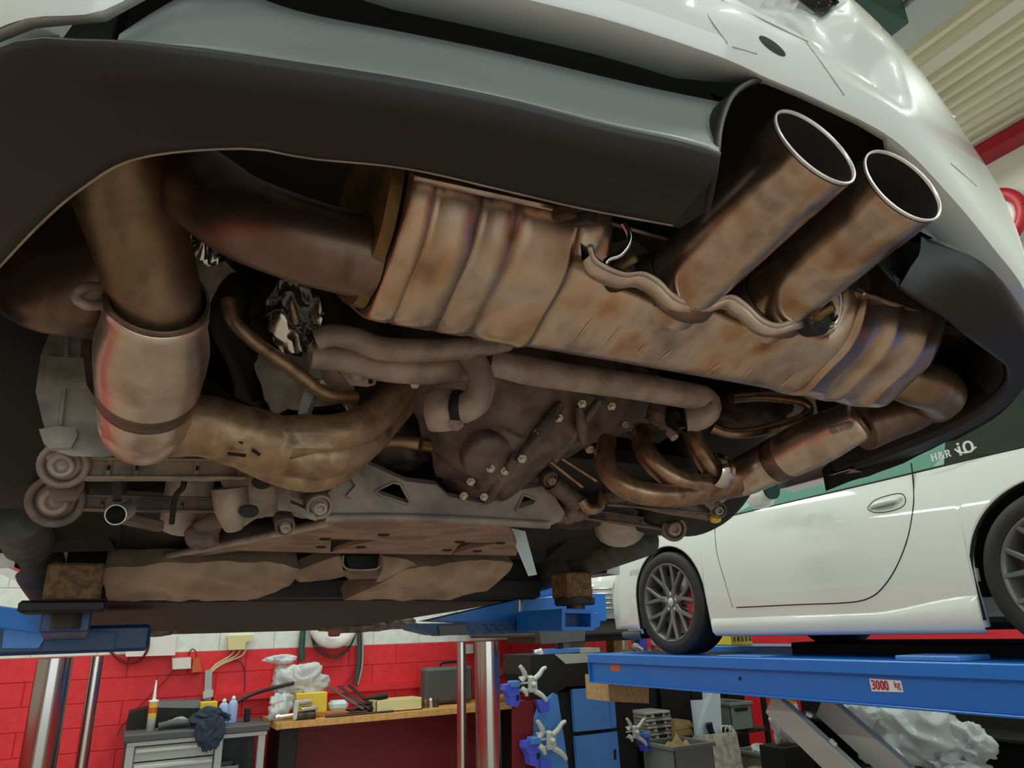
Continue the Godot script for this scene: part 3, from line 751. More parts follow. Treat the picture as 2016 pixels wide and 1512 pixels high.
func build_exhaust_sides():
	var ex := holder(car, "exhaust_system")
	# left: pipe from the side silencer over to the muffler
	var st := mb(); tube(st, [q(270, 250, 0.86), q(330, 330, 0.76), q(400, 375, 0.70), q(470, 425, 0.655), q(560, 462, 0.625), q(650, 490, 0.615), q(735, 510, 0.615)], [0.044, 0.044, 0.044, 0.043, 0.042, 0.041, 0.041], 50, 24); put(st, "link_pipe", M.pipe_dark, ex, "dark brown link pipe into the muffler")
	st = mb()
	var mat_ring := muffler_ring(0.168, 0.87)
	var mat_ring2 := muffler_ring(0.180, 0.88)
	grid(st, [mat_ring, mat_ring2], true, 1); fan(st, mat_ring); put(st, "end_mat", M.flange, ex, "rusty yellow fibre mat on the muffler end")
	# left: pipe rising from the catalyst
	st = mb(); tube(st, [q(190, 180, 0.66), q(225, 310, 0.70), q(252, 400, 0.745), q(285, 500, 0.785), q(306, 590, 0.815), q(314, 650, 0.845)], [0.05, 0.05, 0.05, 0.0495, 0.049, 0.048], 44, 28); put(st, "riser_pipe", M.pipe_olive, ex, "olive brown riser pipe")
	# left side silencer end
	st = mb(); lathe(st, q(110, 500, 0.93), Vector3(-0.25, -0.28, 0.9), [[-0.16, 0.09], [-0.02, 0.098], [0.0, 0.09], [0.012, 0.07], [0.016, 0.04], [0.016, 0.0005]], 32); put(st, "side_silencer", M.pipe_dark, ex, "dark brown side silencer")
	st = mb(); tube(st, [q(205, 565, 0.84), q(165, 567, 0.83), q(150, 585, 0.83), q(170, 600, 0.83), q(200, 600, 0.84)], [0.006], 20, 8); put(st, "clip", M.cast_pipe, ex)
	# right: the same, mirrored
	st = mb(); tube(st, [q(1745, 735, 0.62), q(1790, 752, 0.615), q(1828, 760, 0.625), q(1850, 775, 0.66), q(1840, 790, 0.72)], [0.030, 0.038, 0.040, 0.04, 0.04], 30, 22); put(st, "link_pipe", M.pipe_olive, ex, "brown elbow leaving the muffler end")
	st = mb(); tube(st, [q(1860, 740, 0.72), q(1800, 790, 0.745), q(1740, 815, 0.775), q(1690, 838, 0.80)], [0.05, 0.05, 0.05, 0.049], 30, 28); put(st, "riser_pipe", M.pipe_dark, ex, "dark brown riser pipe")
	# catalysts
	for s in [0, 1]:
		var a := q(310, 606, 0.815)
		var b := q(285, 836, 1.05)
		if s == 1: a = q(1692, 826, 0.80); b = q(1462, 938, 1.07)
		var ax := (b - a).normalized()
		var L := a.distance_to(b)
		var ct := holder(ex, "catalyst")
		var r := 0.063 if s == 0 else 0.047
		var g := r / 0.063
		st = mb(); lathe(st, a, ax, [[-0.012, 0.05 * g], [-0.012, 0.0535 * g], [0.0, 0.054 * g], [L * 0.10, 0.0545 * g], [L * 0.13, 0.056 * g], [L * 0.24, 0.061 * g], [L * 0.30, r], [L * 0.40, r], [L * 0.60, 0.0605 * g]], 40); put(st, "front_cone", M.cat_steel, ct, "bright catalyst cone")
		st = mb(); lathe(st, a, ax, [[L * 0.60, 0.0605 * g], [L * 0.605, 0.0615 * g], [L * 0.71, 0.0598 * g], [L * 0.715, 0.0588 * g]], 40); put(st, "clamp_band", M.pipe_dark, ct, "dark clamp band")
		st = mb(); lathe(st, a, ax, [[L * 0.71, 0.0588 * g], [L * 0.90, 0.057 * g], [L * 0.915, 0.0558 * g], [L * 0.93, 0.057 * g], [L, 0.0555 * g], [L + 0.03, 0.047 * g], [L + 0.05, 0.036 * g]], 40); put(st, "rear_can", M.cat_steel, ct)
		st = mb(); lathe(st, a, ax, [[-0.02, 0.049 * g], [-0.02, 0.0515 * g], [-0.008, 0.0525 * g], [-0.004, 0.050 * g]], 40); put(st, "collar", M.pipe_dark, ct)
	# clip on the right catalyst
	st = mb(); box(st, Transform3D(Basis(Vector3.BACK, 0.3), q(1655, 842, 0.79)), Vector3(0.045, 0.014, 0.02), 0.003); put(st, "clip", M.cast_pipe, ex)
	# left header: collector and three runners
	var hd := holder(ex, "header")
	st = mb(); tube(st, [q(330, 838, 1.06), q(400, 838, 1.07), q(470, 858, 1.08), q(560, 878, 1.09)], [0.045, 0.045, 0.047, 0.045], 26, 22); put(st, "collector", M.header, hd, "brown header collector")
	st = mb(); tube(st, [q(500, 866, 1.08), q(590, 862, 1.08), q(670, 855, 1.08), q(735, 822, 1.09), q(775, 778, 1.10), q(795, 735, 1.12)], [0.034, 0.036, 0.034, 0.030, 0.027, 0.026], 40, 20); put(st, "runner", M.header, hd)
	st = mb(); tube(st, [q(500, 880, 1.10), q(570, 898, 1.10), q(640, 902, 1.09), q(700, 880, 1.10), q(745, 845, 1.13), q(790, 800, 1.18)], [0.03, 0.032, 0.032, 0.030, 0.026, 0.024], 40, 20); put(st, "runner", M.header, hd)
	st = mb(); tube(st, [q(480, 892, 1.12), q(540, 920, 1.13), q(610, 938, 1.13), q(665, 925, 1.14), q(712, 890, 1.18), q(750, 860, 1.24)], [0.026, 0.026, 0.025, 0.023, 0.021, 0.02], 40, 18); put(st, "runner", M.header, hd)
	st = mb(); slab(st, [q(500, 852, 1.045), q(512, 846, 1.045), q(640, 852, 1.04), q(652, 860, 1.04), q(655, 884, 1.04), q(505, 880, 1.045)], Vector3(0, 0.004, -0.02)); put(st, "heat_plate", M.header, hd)
	for l in [[452, 864, 478, 872], [448, 893, 484, 897], [496, 886, 512, 896]]:
		st = mb(); rod(st, q(l[0], l[1], 1.04), q(l[2], l[3], 1.04), 0.0025, 6); put(st, "weld_slot", M.gap, hd)
	# right header
	var hr := holder(ex, "header")
	for rn in [[[1195, 868, 1.16], [1190, 905, 1.13], [1212, 945, 1.11], [1262, 970, 1.09], [1335, 975, 1.08], [1410, 962, 1.08], [1460, 950, 1.08]], [[1262, 850, 1.14], [1268, 885, 1.11], [1295, 920, 1.09], [1345, 950, 1.075], [1410, 955, 1.07], [1460, 945, 1.07]], [[1362, 830, 1.08], [1368, 865, 1.075], [1388, 905, 1.07], [1420, 938, 1.065], [1465, 945, 1.065]]]:
		st = mb(); tube(st, rn.map(func(p): return q(p[0], p[1], p[2])), [0.019, 0.022, 0.023, 0.023, 0.024, 0.026, 0.028], 44, 20); put(st, "runner", M.header_dark, hr)
	st = mb(); lathe(st, q(1398, 925, 1.055), (q(1475, 942, 1.06) - q(1398, 925, 1.055)), [[0, 0.034], [0.012, 0.037], [0.03, 0.038], [0.036, 0.035]], 28); put(st, "collector_band", M.chrome, hr, "bright collector band")
	# foil shields left of the engine
	for f in [[[[378, 440, 1.0], [400, 446, 1.0], [425, 470, 1.01]], [[372, 480, 1.01], [400, 480, 1.0], [430, 500, 1.02]], [[378, 520, 1.02], [402, 520, 1.02], [425, 530, 1.03]]], [[[528, 580, 1.04], [560, 548, 1.03], [600, 556, 1.03], [636, 600, 1.03]], [[520, 640, 1.05], [560, 620, 1.03], [604, 626, 1.04], [628, 650, 1.05]], [[548, 700, 1.07], [575, 690, 1.06], [600, 695, 1.06], [615, 700, 1.07]]]]:
		st = patch(f, 14, 12, 0.035, 71, Vector3(0.01, 0.02, -0.03), 34.0); put(st, "foil_shield", M.foil, ex, "crumpled foil heat shield")

func blob(st: SurfaceTool, c: Vector3, size: Vector3, seed_: int, amount := 0.25, p := 4.0, freq := 1.2):   # lumpy casting
	var nz := FastNoiseLite.new(); nz.seed = seed_; nz.frequency = freq
	var rows := []
	for i in 17:
		var lat := lerpf(-PI / 2, PI / 2, i / 16.0)
		var ring := PackedVector3Array()
		for j in 28:
			var lon := TAU * j / 28
			var d := Vector3(cos(lat) * cos(lon), sin(lat), cos(lat) * sin(lon))
			var k := pow(pow(absf(d.x), p) + pow(absf(d.y), p) + pow(absf(d.z), p), -1.0 / p)
			ring.append(c + d * k * (1.0 + amount * nz.get_noise_3dv(d * k)) * size)
		rows.append(ring)
	grid(st, rows, true, 0)

# a curved skin through rows of [px, py, w], lumpy by amp metres, with a skirt that gives it depth
func patch(rows: Array, n: int, m: int, amp: float, seed_: int, skirt: Vector3, freq := 8.0) -> SurfaceTool:
	var nz := FastNoiseLite.new(); nz.seed = seed_; nz.frequency = freq
	var cols := []
	for r in rows: cols.append(curve(r.map(func(p): return q(p[0], p[1], p[2])), n))
	var out := []
	for k in m: out.append(PackedVector3Array())
	for j in n:
		var c := curve(cols.map(func(r): return r[j]), m)
		for k in m:
			var p: Vector3 = c[k]
			out[k].append(p + Vector3(0.2, 0.6, 0.6) * amp * nz.get_noise_3dv(p))
	var st := mb()
	grid(st, out, false, 0)
	if skirt != Vector3.ZERO:
		var border := PackedVector3Array()
		for j in n: border.append(out[0][j])
		for k in range(1, m): border.append(out[k][n - 1])
		for j in range(n - 2, -1, -1): border.append(out[m - 1][j])
		for k in range(m - 2, 0, -1): border.append(out[k][0])
		var b2 := shift(border, skirt)
		grid(st, [border, b2], true, 1); fan(st, b2)
	return st
func poly(pts: Array, w: float) -> Array:
	return pts.map(func(p): return q(p[0], p[1], p[2] if p.size() > 2 else w))
func polyy(pts: Array, y: float) -> Array:
	return pts.map(func(p): return qy(p[0], p[1], y))

func build_engine():
	var en := holder(car, "engine")
	var up := Vector3(0, 0.16, -0.05)
	var st := patch([
		[[800, 700, 1.12], [900, 705, 1.09], [1000, 715, 1.07], [1100, 730, 1.07], [1200, 750, 1.09], [1310, 780, 1.13]],
		[[806, 790, 1.22], [900, 800, 1.16], [1000, 800, 1.11], [1100, 800, 1.11], [1190, 815, 1.14], [1270, 840, 1.2]],
		[[838, 880, 1.27], [900, 890, 1.20], [985, 880, 1.14], [1070, 880, 1.13], [1140, 868, 1.17], [1210, 860, 1.24]],
		[[862, 930, 1.31], [910, 940, 1.26], [960, 945, 1.21], [1020, 930, 1.19], [1070, 910, 1.21], [1120, 895, 1.28]],
		[[885, 960, 1.37], [920, 975, 1.33], [955, 983, 1.30], [990, 985, 1.30], [1020, 972, 1.32], [1060, 945, 1.37]]], 34, 30, 0.03, 41, up, 14.0)
	put(st, "sump", M.cast_brown, en, "oily brown cast sump and gearbox case")
	# bosses and ribs on the case
	for b in [[1105, 795, 1.095, 1030, 900, 1.125], [1060, 855, 1.12, 1028, 905, 1.13], [1140, 800, 1.10, 1150, 870, 1.15], [960, 870, 1.14, 985, 940, 1.2], [1015, 900, 1.13, 960, 985, 1.29], [1180, 790, 1.11, 1090, 905, 1.2]]:
		st = mb(); tube(st, [q(b[0], b[1], b[2]), q((b[0] + b[3]) / 2.0, (b[1] + b[4]) / 2.0, (b[2] + b[5]) / 2.0 - 0.008), q(b[3], b[4], b[5])], [0.009, 0.012, 0.009], 12, 10); put(st, "rib", M.cast_brown, en)
	st = mb(); lathe(st, q(960, 900, 1.16), Vector3(0, -0.75, 0.65), [[-0.02, 0.05], [0.0, 0.05], [0.01, 0.044], [0.012, 0.0005]], 26); put(st, "cover_plate", M.cast_brown, en)
	for b in [[1146, 795, 1.085], [1100, 823, 1.095], [1058, 853, 1.105], [1028, 903, 1.115], [966, 922, 1.165], [994, 927, 1.165], [927, 948, 1.22], [913, 976, 1.29], [953, 978, 1.26], [1204, 800, 1.1], [1232, 836, 1.15], [1160, 885, 1.16], [1163, 885, 1.15]]:
		st = mb(); bolt(st, q(b[0], b[1], b[2]), Vector3(-0.2, -0.6, 0.7), 0.0055, 0.012); put(st, "bolt", M.bolt_m, en)
	# dark masses around and above the case
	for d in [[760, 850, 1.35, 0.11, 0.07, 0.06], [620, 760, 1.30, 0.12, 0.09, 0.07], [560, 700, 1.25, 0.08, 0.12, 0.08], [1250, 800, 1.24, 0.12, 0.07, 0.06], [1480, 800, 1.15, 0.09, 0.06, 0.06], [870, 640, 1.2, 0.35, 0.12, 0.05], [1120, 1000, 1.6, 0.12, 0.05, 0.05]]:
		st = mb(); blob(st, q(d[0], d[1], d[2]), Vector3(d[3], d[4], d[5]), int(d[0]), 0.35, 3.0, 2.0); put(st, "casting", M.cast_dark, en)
	# pale alternator housing and bracket at the left
	st = patch([[[600, 655, 1.10], [640, 690, 1.08], [690, 715, 1.08]], [[590, 720, 1.13], [640, 740, 1.10], [700, 760, 1.10]], [[575, 800, 1.18], [625, 800, 1.15], [680, 790, 1.16]]], 12, 14, 0.01, 44, Vector3(0, 0.05, -0.06)); put(st, "bracket", M.alu_brown, en)
	st = patch([[[548, 560, 1.20], [590, 565, 1.19], [630, 600, 1.19]], [[530, 660, 1.22], [580, 660, 1.2], [620, 670, 1.2]], [[520, 760, 1.26], [570, 780, 1.25], [600, 800, 1.25]]], 12, 16, 0.03, 45, Vector3(0, 0.05, -0.06)); put(st, "housing", M.alu, en)
	st = patch([[[376, 470, 1.06], [420, 490, 1.05], [470, 530, 1.06]], [[384, 560, 1.07], [425, 565, 1.06], [462, 580, 1.07]], [[398, 640, 1.1], [425, 640, 1.09], [448, 640, 1.1]]], 12, 14, 0.02, 46, Vector3(0, 0.05, -0.06)); put(st, "housing", M.alu, en)
	st = patch([[[500, 700, 1.14], [550, 685, 1.12], [604, 705, 1.12]], [[508, 755, 1.15], [556, 745, 1.13], [600, 755, 1.13]], [[536, 815, 1.18], [566, 808, 1.17], [590, 808, 1.17]]], 14, 12, 0.014, 47, Vector3(0.01, 0.02, -0.03), 22.0); put(st, "heat_shield", M.alu, en, "pale dented heat shield")
	st = mb(); slab(st, poly([[612, 716], [622, 690], [636, 700], [632, 745], [604, 812], [586, 816]], 1.10), Vector3(0.01, 0.0, -0.02)); put(st, "shield_edge", M.grey_metal, en, "pale shield edge")
	# cast water pipes across
	st = mb(); tube(st, [q(622, 668, 1.00), q(655, 660, 0.99), q(700, 668, 0.98), q(750, 686, 0.975), q(850, 690, 0.97), q(940, 683, 0.97), q(1000, 676, 0.98)], [0.017, 0.018, 0.019, 0.019, 0.018, 0.017, 0.014], 46, 18); put(st, "water_pipe", M.cast_pipe, en, "dusty cast pipe")
	st = mb(); tube(st, [q(610, 700, 1.03), q(690, 706, 1.03), q(760, 722, 1.025), q(850, 728, 1.02), q(930, 722, 1.02)], [0.02, 0.024, 0.025, 0.025, 0.022], 36, 18); put(st, "water_pipe", M.cast_pipe, en, "dusty cast pipe")
	st = mb(); tube(st, [q(960, 712, 1.00), q(1060, 733, 0.995), q(1160, 748, 0.99), q(1260, 762, 0.985), q(1340, 776, 0.985), q(1385, 786, 0.985), q(1394, 806, 0.985), q(1376, 822, 0.995), q(1350, 826, 1.01)], [0.022, 0.026, 0.025, 0.025, 0.025, 0.026, 0.026, 0.026, 0.025], 60, 20); put(st, "water_pipe", M.cast_pipe, en, "dusty cast pipe with an elbow")
	st = mb(); tube(st, [q(918, 690, 0.99), q(938, 720, 0.98), q(948, 755, 0.975), q(936, 790, 0.98), q(905, 806, 1.0)], [0.020, 0.021, 0.022, 0.024, 0.025], 34, 20); put(st, "water_pipe", M.cast_pipe, en, "dusty cast elbow")
	st = mb(); lathe(st, q(908, 803, 1.0), q(856, 806, 1.03) - q(908, 803, 1.0), [[-0.004, 0.028], [0.002, 0.0305], [0.009, 0.0305], [0.012, 0.028]], 28); put(st, "hose_clamp", M.black, en, "black hose clamp")
	st = mb(); lathe(st, q(906, 806, 1.01), q(850, 808, 1.04) - q(906, 806, 1.01), [[0.008, 0.027], [0.01, 0.034], [0.03, 0.036], [0.05, 0.035], [0.056, 0.02], [0.056, 0.001]], 28); put(st, "thermostat_housing", M.cast_pipe, en)
	st = mb(); rod(st, q(893, 826, 1.0), q(905, 842, 0.995), 0.009, 10); put(st, "drain_plug", M.cast_pipe, en)
	st = mb(); lathe(st, q(1352, 822, 1.0), q(1330, 818, 1.06) - q(1352, 822, 1.0), [[-0.004, 0.028], [0.002, 0.031], [0.008, 0.031], [0.012, 0.028], [0.02, 0.032], [0.06, 0.03]], 26); put(st, "hose_clamp", M.black, en, "black hose clamp")
	st = mb(); blob(st, q(1318, 815, 1.07), Vector3(0.05, 0.032, 0.03), 9, 0.3, 2.6, 2.0); put(st, "thermostat_housing", M.cast_brown, en)
	st = mb(); rod(st, q(1318, 850, 1.04), q(1328, 862, 1.03), 0.009, 10); put(st, "drain_plug", M.cast_pipe, en)
	# two-hole flange with a plug
	st = mb(); slab(st, poly([[668, 718], [682, 716], [712, 722], [742, 748], [738, 758], [722, 762], [690, 758], [672, 738]], 1.05), Vector3(0, 0.01, -0.02), [poly([[676, 724], [684, 724], [685, 732], [677, 732]], 1.05), poly([[726, 746], [735, 747], [734, 756], [725, 755]], 1.05)]); put(st, "flange_plate", M.cast_pipe, en, "pale two hole flange")
	st = mb(); lathe(st, q(702, 738, 1.05), Vector3(-0.1, -0.5, 0.8), [[-0.005, 0.014], [0.003, 0.014], [0.003, 0.010], [0.007, 0.009], [0.007, 0.0005]], 18); put(st, "plug", M.cast_pipe, en)
	for b in [[815, 752, 1.08], [628, 760, 1.08], [643, 662, 0.99], [690, 797, 1.16]]:
		st = mb(); bolt(st, q(b[0], b[1], b[2]), Vector3(-0.2, -0.6, 0.7), 0.008, 0.014); put(st, "bolt", M.bolt_m, en)
	# bars beside the engine
	st = mb(); tube(st, [q(450, 590, 1.04), q(458, 628, 1.04), q(500, 672, 1.05), q(570, 722, 1.06), q(640, 775, 1.08), q(700, 782, 1.1)], [0.011], 30, 12); put(st, "support_bar", M.header, en, "thin brown bar")
	st = mb(); tube(st, [q(1402, 842, 1.02), q(1430, 852, 1.01), q(1470, 852, 1.0), q(1530, 840, 0.99), q(1580, 822, 0.98), q(1592, 805, 0.98), q(1570, 788, 0.98), q(1500, 780, 0.99), q(1440, 784, 1.0)], [0.011], 60, 10); put(st, "support_bar", M.header_dark, en, "thin brown bar bent in a loop")
	st = mb(); tube(st, [q(745, 872, 1.30), q(780, 868, 1.28), q(826, 874, 1.26)], [0.013], 12, 12); put(st, "oil_line", M.header, en)
	st = mb(); box(st, Transform3D(Basis(Vector3.BACK, -0.1), q(840, 878, 1.25)), Vector3(0.025, 0.018, 0.02), 0.003); put(st, "line_nut", M.flange, en)
	# hoses
	st = mb(); tube(st, [q(470, 545, 1.1), q(455, 590, 1.08), q(452, 640, 1.1), q(480, 700, 1.16), q(500, 770, 1.22)], [0.028, 0.03, 0.03, 0.03, 0.03], 30, 16); put(st, "intake_hose", M.black, en, "black hose")
	st = mb(); tube(st, [q(400, 770, 1.10), q(440, 800, 1.14), q(520, 832, 1.20), q(640, 840, 1.24), q(760, 800, 1.30)], [0.022], 40, 14); put(st, "intake_hose", M.black, en)

func bush(parent: Node3D, at: Vector3, axis: Vector3, r: float, ring: Material, core: Material):
	var st := mb(); lathe(st, at - axis.normalized() * 0.02, axis, [[0, r * 0.6], [0, r], [0.03, r], [0.034, r * 0.94], [0.034, r * 0.74], [0.02, r * 0.7]], 28); put(st, "bush_ring", ring, parent)
	st = mb(); lathe(st, at - axis.normalized() * 0.02, axis, [[0.02, r * 0.74], [0.03, r * 0.62], [0.03, r * 0.5]], 24); put(st, "bush_sleeve", ring, parent)
	st = mb(); lathe(st, at - axis.normalized() * 0.02, axis, [[0.02, r * 0.5], [0.042, r * 0.5], [0.044, r * 0.3], [0.036, r * 0.28], [0.036, 0.0005]], 18); put(st, "bush_core", core, parent)

func link(parent: Node3D, a: Vector3, b: Vector3, tall: float, m: Material):    # pressed channel with webs
	var d := (b - a)
	var up := Vector3(0, 1, 0)
	var n := d.cross(up).normalized()
	if n.z < 0: n = -n
	var st := mb()
	obox(st, a, b, tall * 0.4, tall * 0.8, up, 0.002)
	for e in [-1.0, 1.0]: obox(st, a + up * tall * 0.42 * e + n * tall * 0.16, b + up * tall * 0.42 * e + n * tall * 0.16, tall * 0.7, tall * 0.17, up, 0.002)
	put(st, "channel", m, parent)
	for t in [0.16, 0.32, 0.68, 0.97]:
		var c := a.lerp(b, t)
		st = mb(); box(st, Transform3D(Basis(d.normalized(), up, d.normalized().cross(up)), c), Vector3(tall * 0.3, tall * 0.95, tall * 0.75), 0.003); put(st, "web", m, parent)
		st = mb(); box(st, Transform3D(Basis(d.normalized(), up, d.normalized().cross(up)), c + n * tall * 0.375), Vector3(tall * 0.13, tall * 0.22, 0.003), 0.0005); put(st, "web_hole_shade", M.rubber, parent)  # dark patch painting the shade of a hole in the web

func build_rear_axle():
	var ax := holder(car, "rear_suspension")
	# left wheel carrier, pale alloy
	var out := poly([[108, 632], [138, 628], [160, 650], [158, 695], [172, 760], [200, 805], [250, 848], [268, 868], [256, 888], [200, 900], [140, 898], [104, 886], [84, 830], [70, 770], [80, 700], [96, 660]], 1.16)
	var st := mb(); slab(st, out, Vector3(0.01, 0.01, -0.035)); put(st, "wheel_carrier", M.alu, ax, "pale cast wheel carrier")
	st = mb(); slab(st, poly([[76, 845], [112, 838], [148, 842], [152, 858], [140, 880], [98, 882], [84, 868]], 1.145), Vector3(0, 0, -0.02)); put(st, "carrier_pad", M.alu, ax)
	st = mb(); slab(st, poly([[92, 700], [164, 705], [170, 755], [88, 752]], 1.15), Vector3(0, 0, -0.015)); put(st, "carrier_pad", M.alu, ax)
	st = mb(); rod(st, q(128, 765, 1.148), q(118, 838, 1.148), 0.003, 8); put(st, "carrier_rib", M.alu, ax)
	st = mb(); rod(st, q(132, 655, 1.148), q(130, 700, 1.148), 0.003, 8); put(st, "carrier_rib", M.alu, ax)
	bush(ax, q(119, 634, 1.15), Vector3(-0.2, -0.3, 1), 0.018, M.alu, M.alu_brown)
	st = mb(); lathe(st, q(243, 868, 1.15), Vector3(0, -0.3, 1), [[-0.01, 0.014], [0.004, 0.013], [0.008, 0.008], [0.008, 0.0005]], 16); put(st, "boss", M.alu, ax)
	# left links
	bush(ax, q(128, 914, 1.26), Vector3(-0.15, -0.35, 1), 0.036, M.alu_brown, M.alu)
	st = mb(); slab(st, poly([[88, 880], [130, 882], [166, 905], [160, 925], [120, 900], [92, 908]], 1.25), Vector3(0, 0, -0.012)); put(st, "lug", M.alu_brown, ax)
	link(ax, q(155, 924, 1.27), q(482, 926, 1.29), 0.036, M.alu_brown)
	bush(ax, q(112, 984, 1.44), Vector3(-0.1, -0.35, 1), 0.046, M.cast_brown, M.alu_brown)
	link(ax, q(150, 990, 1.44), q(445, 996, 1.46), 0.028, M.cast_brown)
	st = mb(); slab(st, poly([[84, 940], [168, 950], [165, 962], [150, 985], [105, 990]], 1.36), Vector3(0, 0, -0.01)); put(st, "lug", M.cast_brown, ax)
	# left subframe foot
	st = patch([[[430, 935, 1.32], [500, 925, 1.30], [560, 950, 1.30], [625, 975, 1.32]], [[440, 985, 1.34], [500, 985, 1.31], [560, 985, 1.31], [620, 1000, 1.33]], [[445, 1030, 1.40], [480, 1035, 1.36], [540, 1010, 1.36], [610, 1022, 1.36]]], 26, 18, 0.022, 51, Vector3(0, 0.05, -0.07), 12.0); put(st, "subframe_foot", M.alu_brown, ax)
	st = mb(); tube(st, [q(452, 960, 1.31), q(455, 1000, 1.32), q(460, 1040, 1.34)], [0.03, 0.028, 0.016], 14, 16); put(st, "subframe_pillar", M.alu_brown, ax)
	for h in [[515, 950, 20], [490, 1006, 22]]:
		st = mb(); lathe(st, q(h[0], h[1], 1.29), Vector3(0, -0.5, 0.8), [[0.0, 0.017], [0.004, 0.016], [0.004, 0.0005]], 18, -1, 0.7); put(st, "foot_recess_shade", M.rubber, ax)  # dark disc painting the shade of a recess in the foot
	st = mb(); slab(st, poly([[545, 950], [572, 950], [572, 990], [596, 1000], [620, 1012], [624, 1026], [608, 1022], [586, 1008], [548, 1005]], 1.275), Vector3(0, 0.01, -0.02)); put(st, "bracket", M.subframe, ax)
	# cross member, pressed plate with cut-outs
	var holes := [poly([[738, 966], [774, 949], [788, 953], [806, 988], [800, 992], [748, 974]], 1.30), poly([[1014, 1004], [1030, 973], [1056, 984], [1048, 994]], 1.30)]
	st = mb(); slab(st, poly([[612, 1016], [640, 975], [668, 950], [690, 912], [704, 904], [800, 948], [860, 955], [884, 978], [960, 992], [1010, 968], [1078, 955], [1112, 1010], [1104, 1026], [1080, 1036], [900, 1026], [760, 1022], [640, 1024]], 1.30), Vector3(0, 0.012, -0.014), holes); put(st, "cross_member", M.subframe, ax, "grey brown pressed cross member with cut outs")
	for h in holes:
		st = mb(); var ring := []
		for p in h: ring.append(p + Vector3(0, -0.001, 0.002))
		for i in ring.size(): rod(st, ring[i], ring[(i + 1) % ring.size()], 0.0028, 6)
		put(st, "cut_out_rim", M.subframe, ax)
	st = mb(); tube(st, [q(640, 1020, 1.295), q(760, 1019, 1.295), q(900, 1023, 1.295), q(1080, 1033, 1.295)], [0.009], 20, 10); put(st, "rolled_edge", M.subframe, ax)
	st = mb(); slab(st, poly([[684, 934], [706, 928], [720, 950], [718, 966], [694, 982], [682, 976], [700, 956]], 1.29), Vector3(0, 0.004, -0.012)); put(st, "stiffener", M.subframe, ax)
	bush(ax, q(627, 994, 1.28), Vector3(0, -0.5, 0.85), 0.024, M.subframe, M.alu)
	for b in [[560, 1030, 1.34], [1080, 940, 1.28]]:
		bush(ax, q(b[0], b[1], b[2]), Vector3(0, -0.6, 0.8), 0.018, M.cast_brown, M.alu_brown)
	# right links and carrier
	bush(ax, q(1325, 1040, 1.48), Vector3(-0.5, -0.3, 1), 0.034, M.cast_brown, M.alu_brown)
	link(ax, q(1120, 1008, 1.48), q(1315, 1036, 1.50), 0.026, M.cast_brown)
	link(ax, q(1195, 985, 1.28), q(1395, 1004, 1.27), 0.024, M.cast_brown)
	bush(ax, q(1412, 1004, 1.25), Vector3(-0.6, -0.3, 1), 0.02, M.cast_brown, M.alu)
	st = mb(); lathe(st, q(1408, 1016, 1.26), Vector3(-0.3, -1, 0.3), [[0, 0.012], [0.012, 0.013], [0.014, 0.009], [0.014, 0.0005]], 14); put(st, "paint_marked_nut", M.yellow, ax, "nut daubed with yellow paint")
	st = mb(); tube(st, [q(1240, 985, 1.3), q(1320, 1000, 1.3), q(1395, 1015, 1.28)], [0.014, 0.017, 0.013], 12, 12); put(st, "arm", M.cast_brown, ax)
	st = mb(); slab(st, poly([[1372, 955], [1422, 950], [1430, 985], [1400, 1005], [1380, 985]], 1.24), Vector3(0, 0.02, -0.03)); put(st, "wheel_carrier", M.alu_brown, ax)
	# bellows and hook behind the cross member at the right
	var A := q(1086, 948, 1.28)
	var B := q(1136, 990, 1.30)
	var prof := []
	for i in 23: prof.append([A.distance_to(B) * i / 22.0, 0.021 if i % 2 == 0 else 0.017])
	st = mb(); lathe(st, A, B - A, prof, 18); put(st, "bellows", M.cast_brown, ax, "ribbed boot")
	st = mb(); tube(st, [q(1145, 985, 1.28), q(1158, 1002, 1.28), q(1180, 998, 1.28), q(1188, 970, 1.28)], [0.011], 20, 12); put(st, "hook", M.header, ax)
	for k in 2:
		st = mb(); obox(st, q(1082 + k * 22, 908 - k * 6, 1.24), q(1148 + k * 28, 960 - k * 12, 1.24), 0.008, 0.006); put(st, "rail_bar", M.header, ax)
	for b in [[1215, 968, 1.25], [1110, 1010, 1.36], [1130, 1005, 1.34]]:
		st = mb(); blob(st, q(b[0], b[1], b[2]), Vector3(0.03, 0.022, 0.025), int(b[0]), 0.4, 3.0, 2.0); put(st, "joint", M.cast_brown, ax)
	# bright tube end and odd arms below the left link
	st = mb(); lathe(st, q(229, 1013, 1.3), Vector3(-0.25, -0.3, 1), [[-0.06, 0.014], [0.002, 0.0165], [0.004, 0.0165], [0.004, 0.0148], [0.0, 0.0145]], 24); put(st, "jack_tube", M.tip_end, ax, "bright tube end")
	st = mb(); lathe(st, q(229, 1013, 1.3), Vector3(-0.25, -0.3, 1), [[0.003, 0.0147], [-0.03, 0.012], [-0.03, 0.0005]], 24); put(st, "tube_bore", M.soot, ax)
	st = mb(); obox(st, q(238, 1018, 1.36), q(315, 1036, 1.45), 0.02, 0.02); put(st, "arm", M.cast_brown, ax)
	st = mb(); slab(st, poly([[222, 938], [241, 938], [240, 982], [222, 982]], 1.28), Vector3(0, 0, -0.03)); put(st, "strap", M.black, ax)
	st = mb(); blob(st, q(400, 1052, 1.55), Vector3(0.03, 0.026, 0.03), 3, 0.4, 3.0); put(st, "joint", M.cast_brown, ax)
	st = mb(); tube(st, [q(385, 1045, 1.55), q(420, 1025, 1.5), q(460, 1015, 1.45)], [0.014, 0.018, 0.02], 14, 12); put(st, "arm", M.cast_brown, ax)
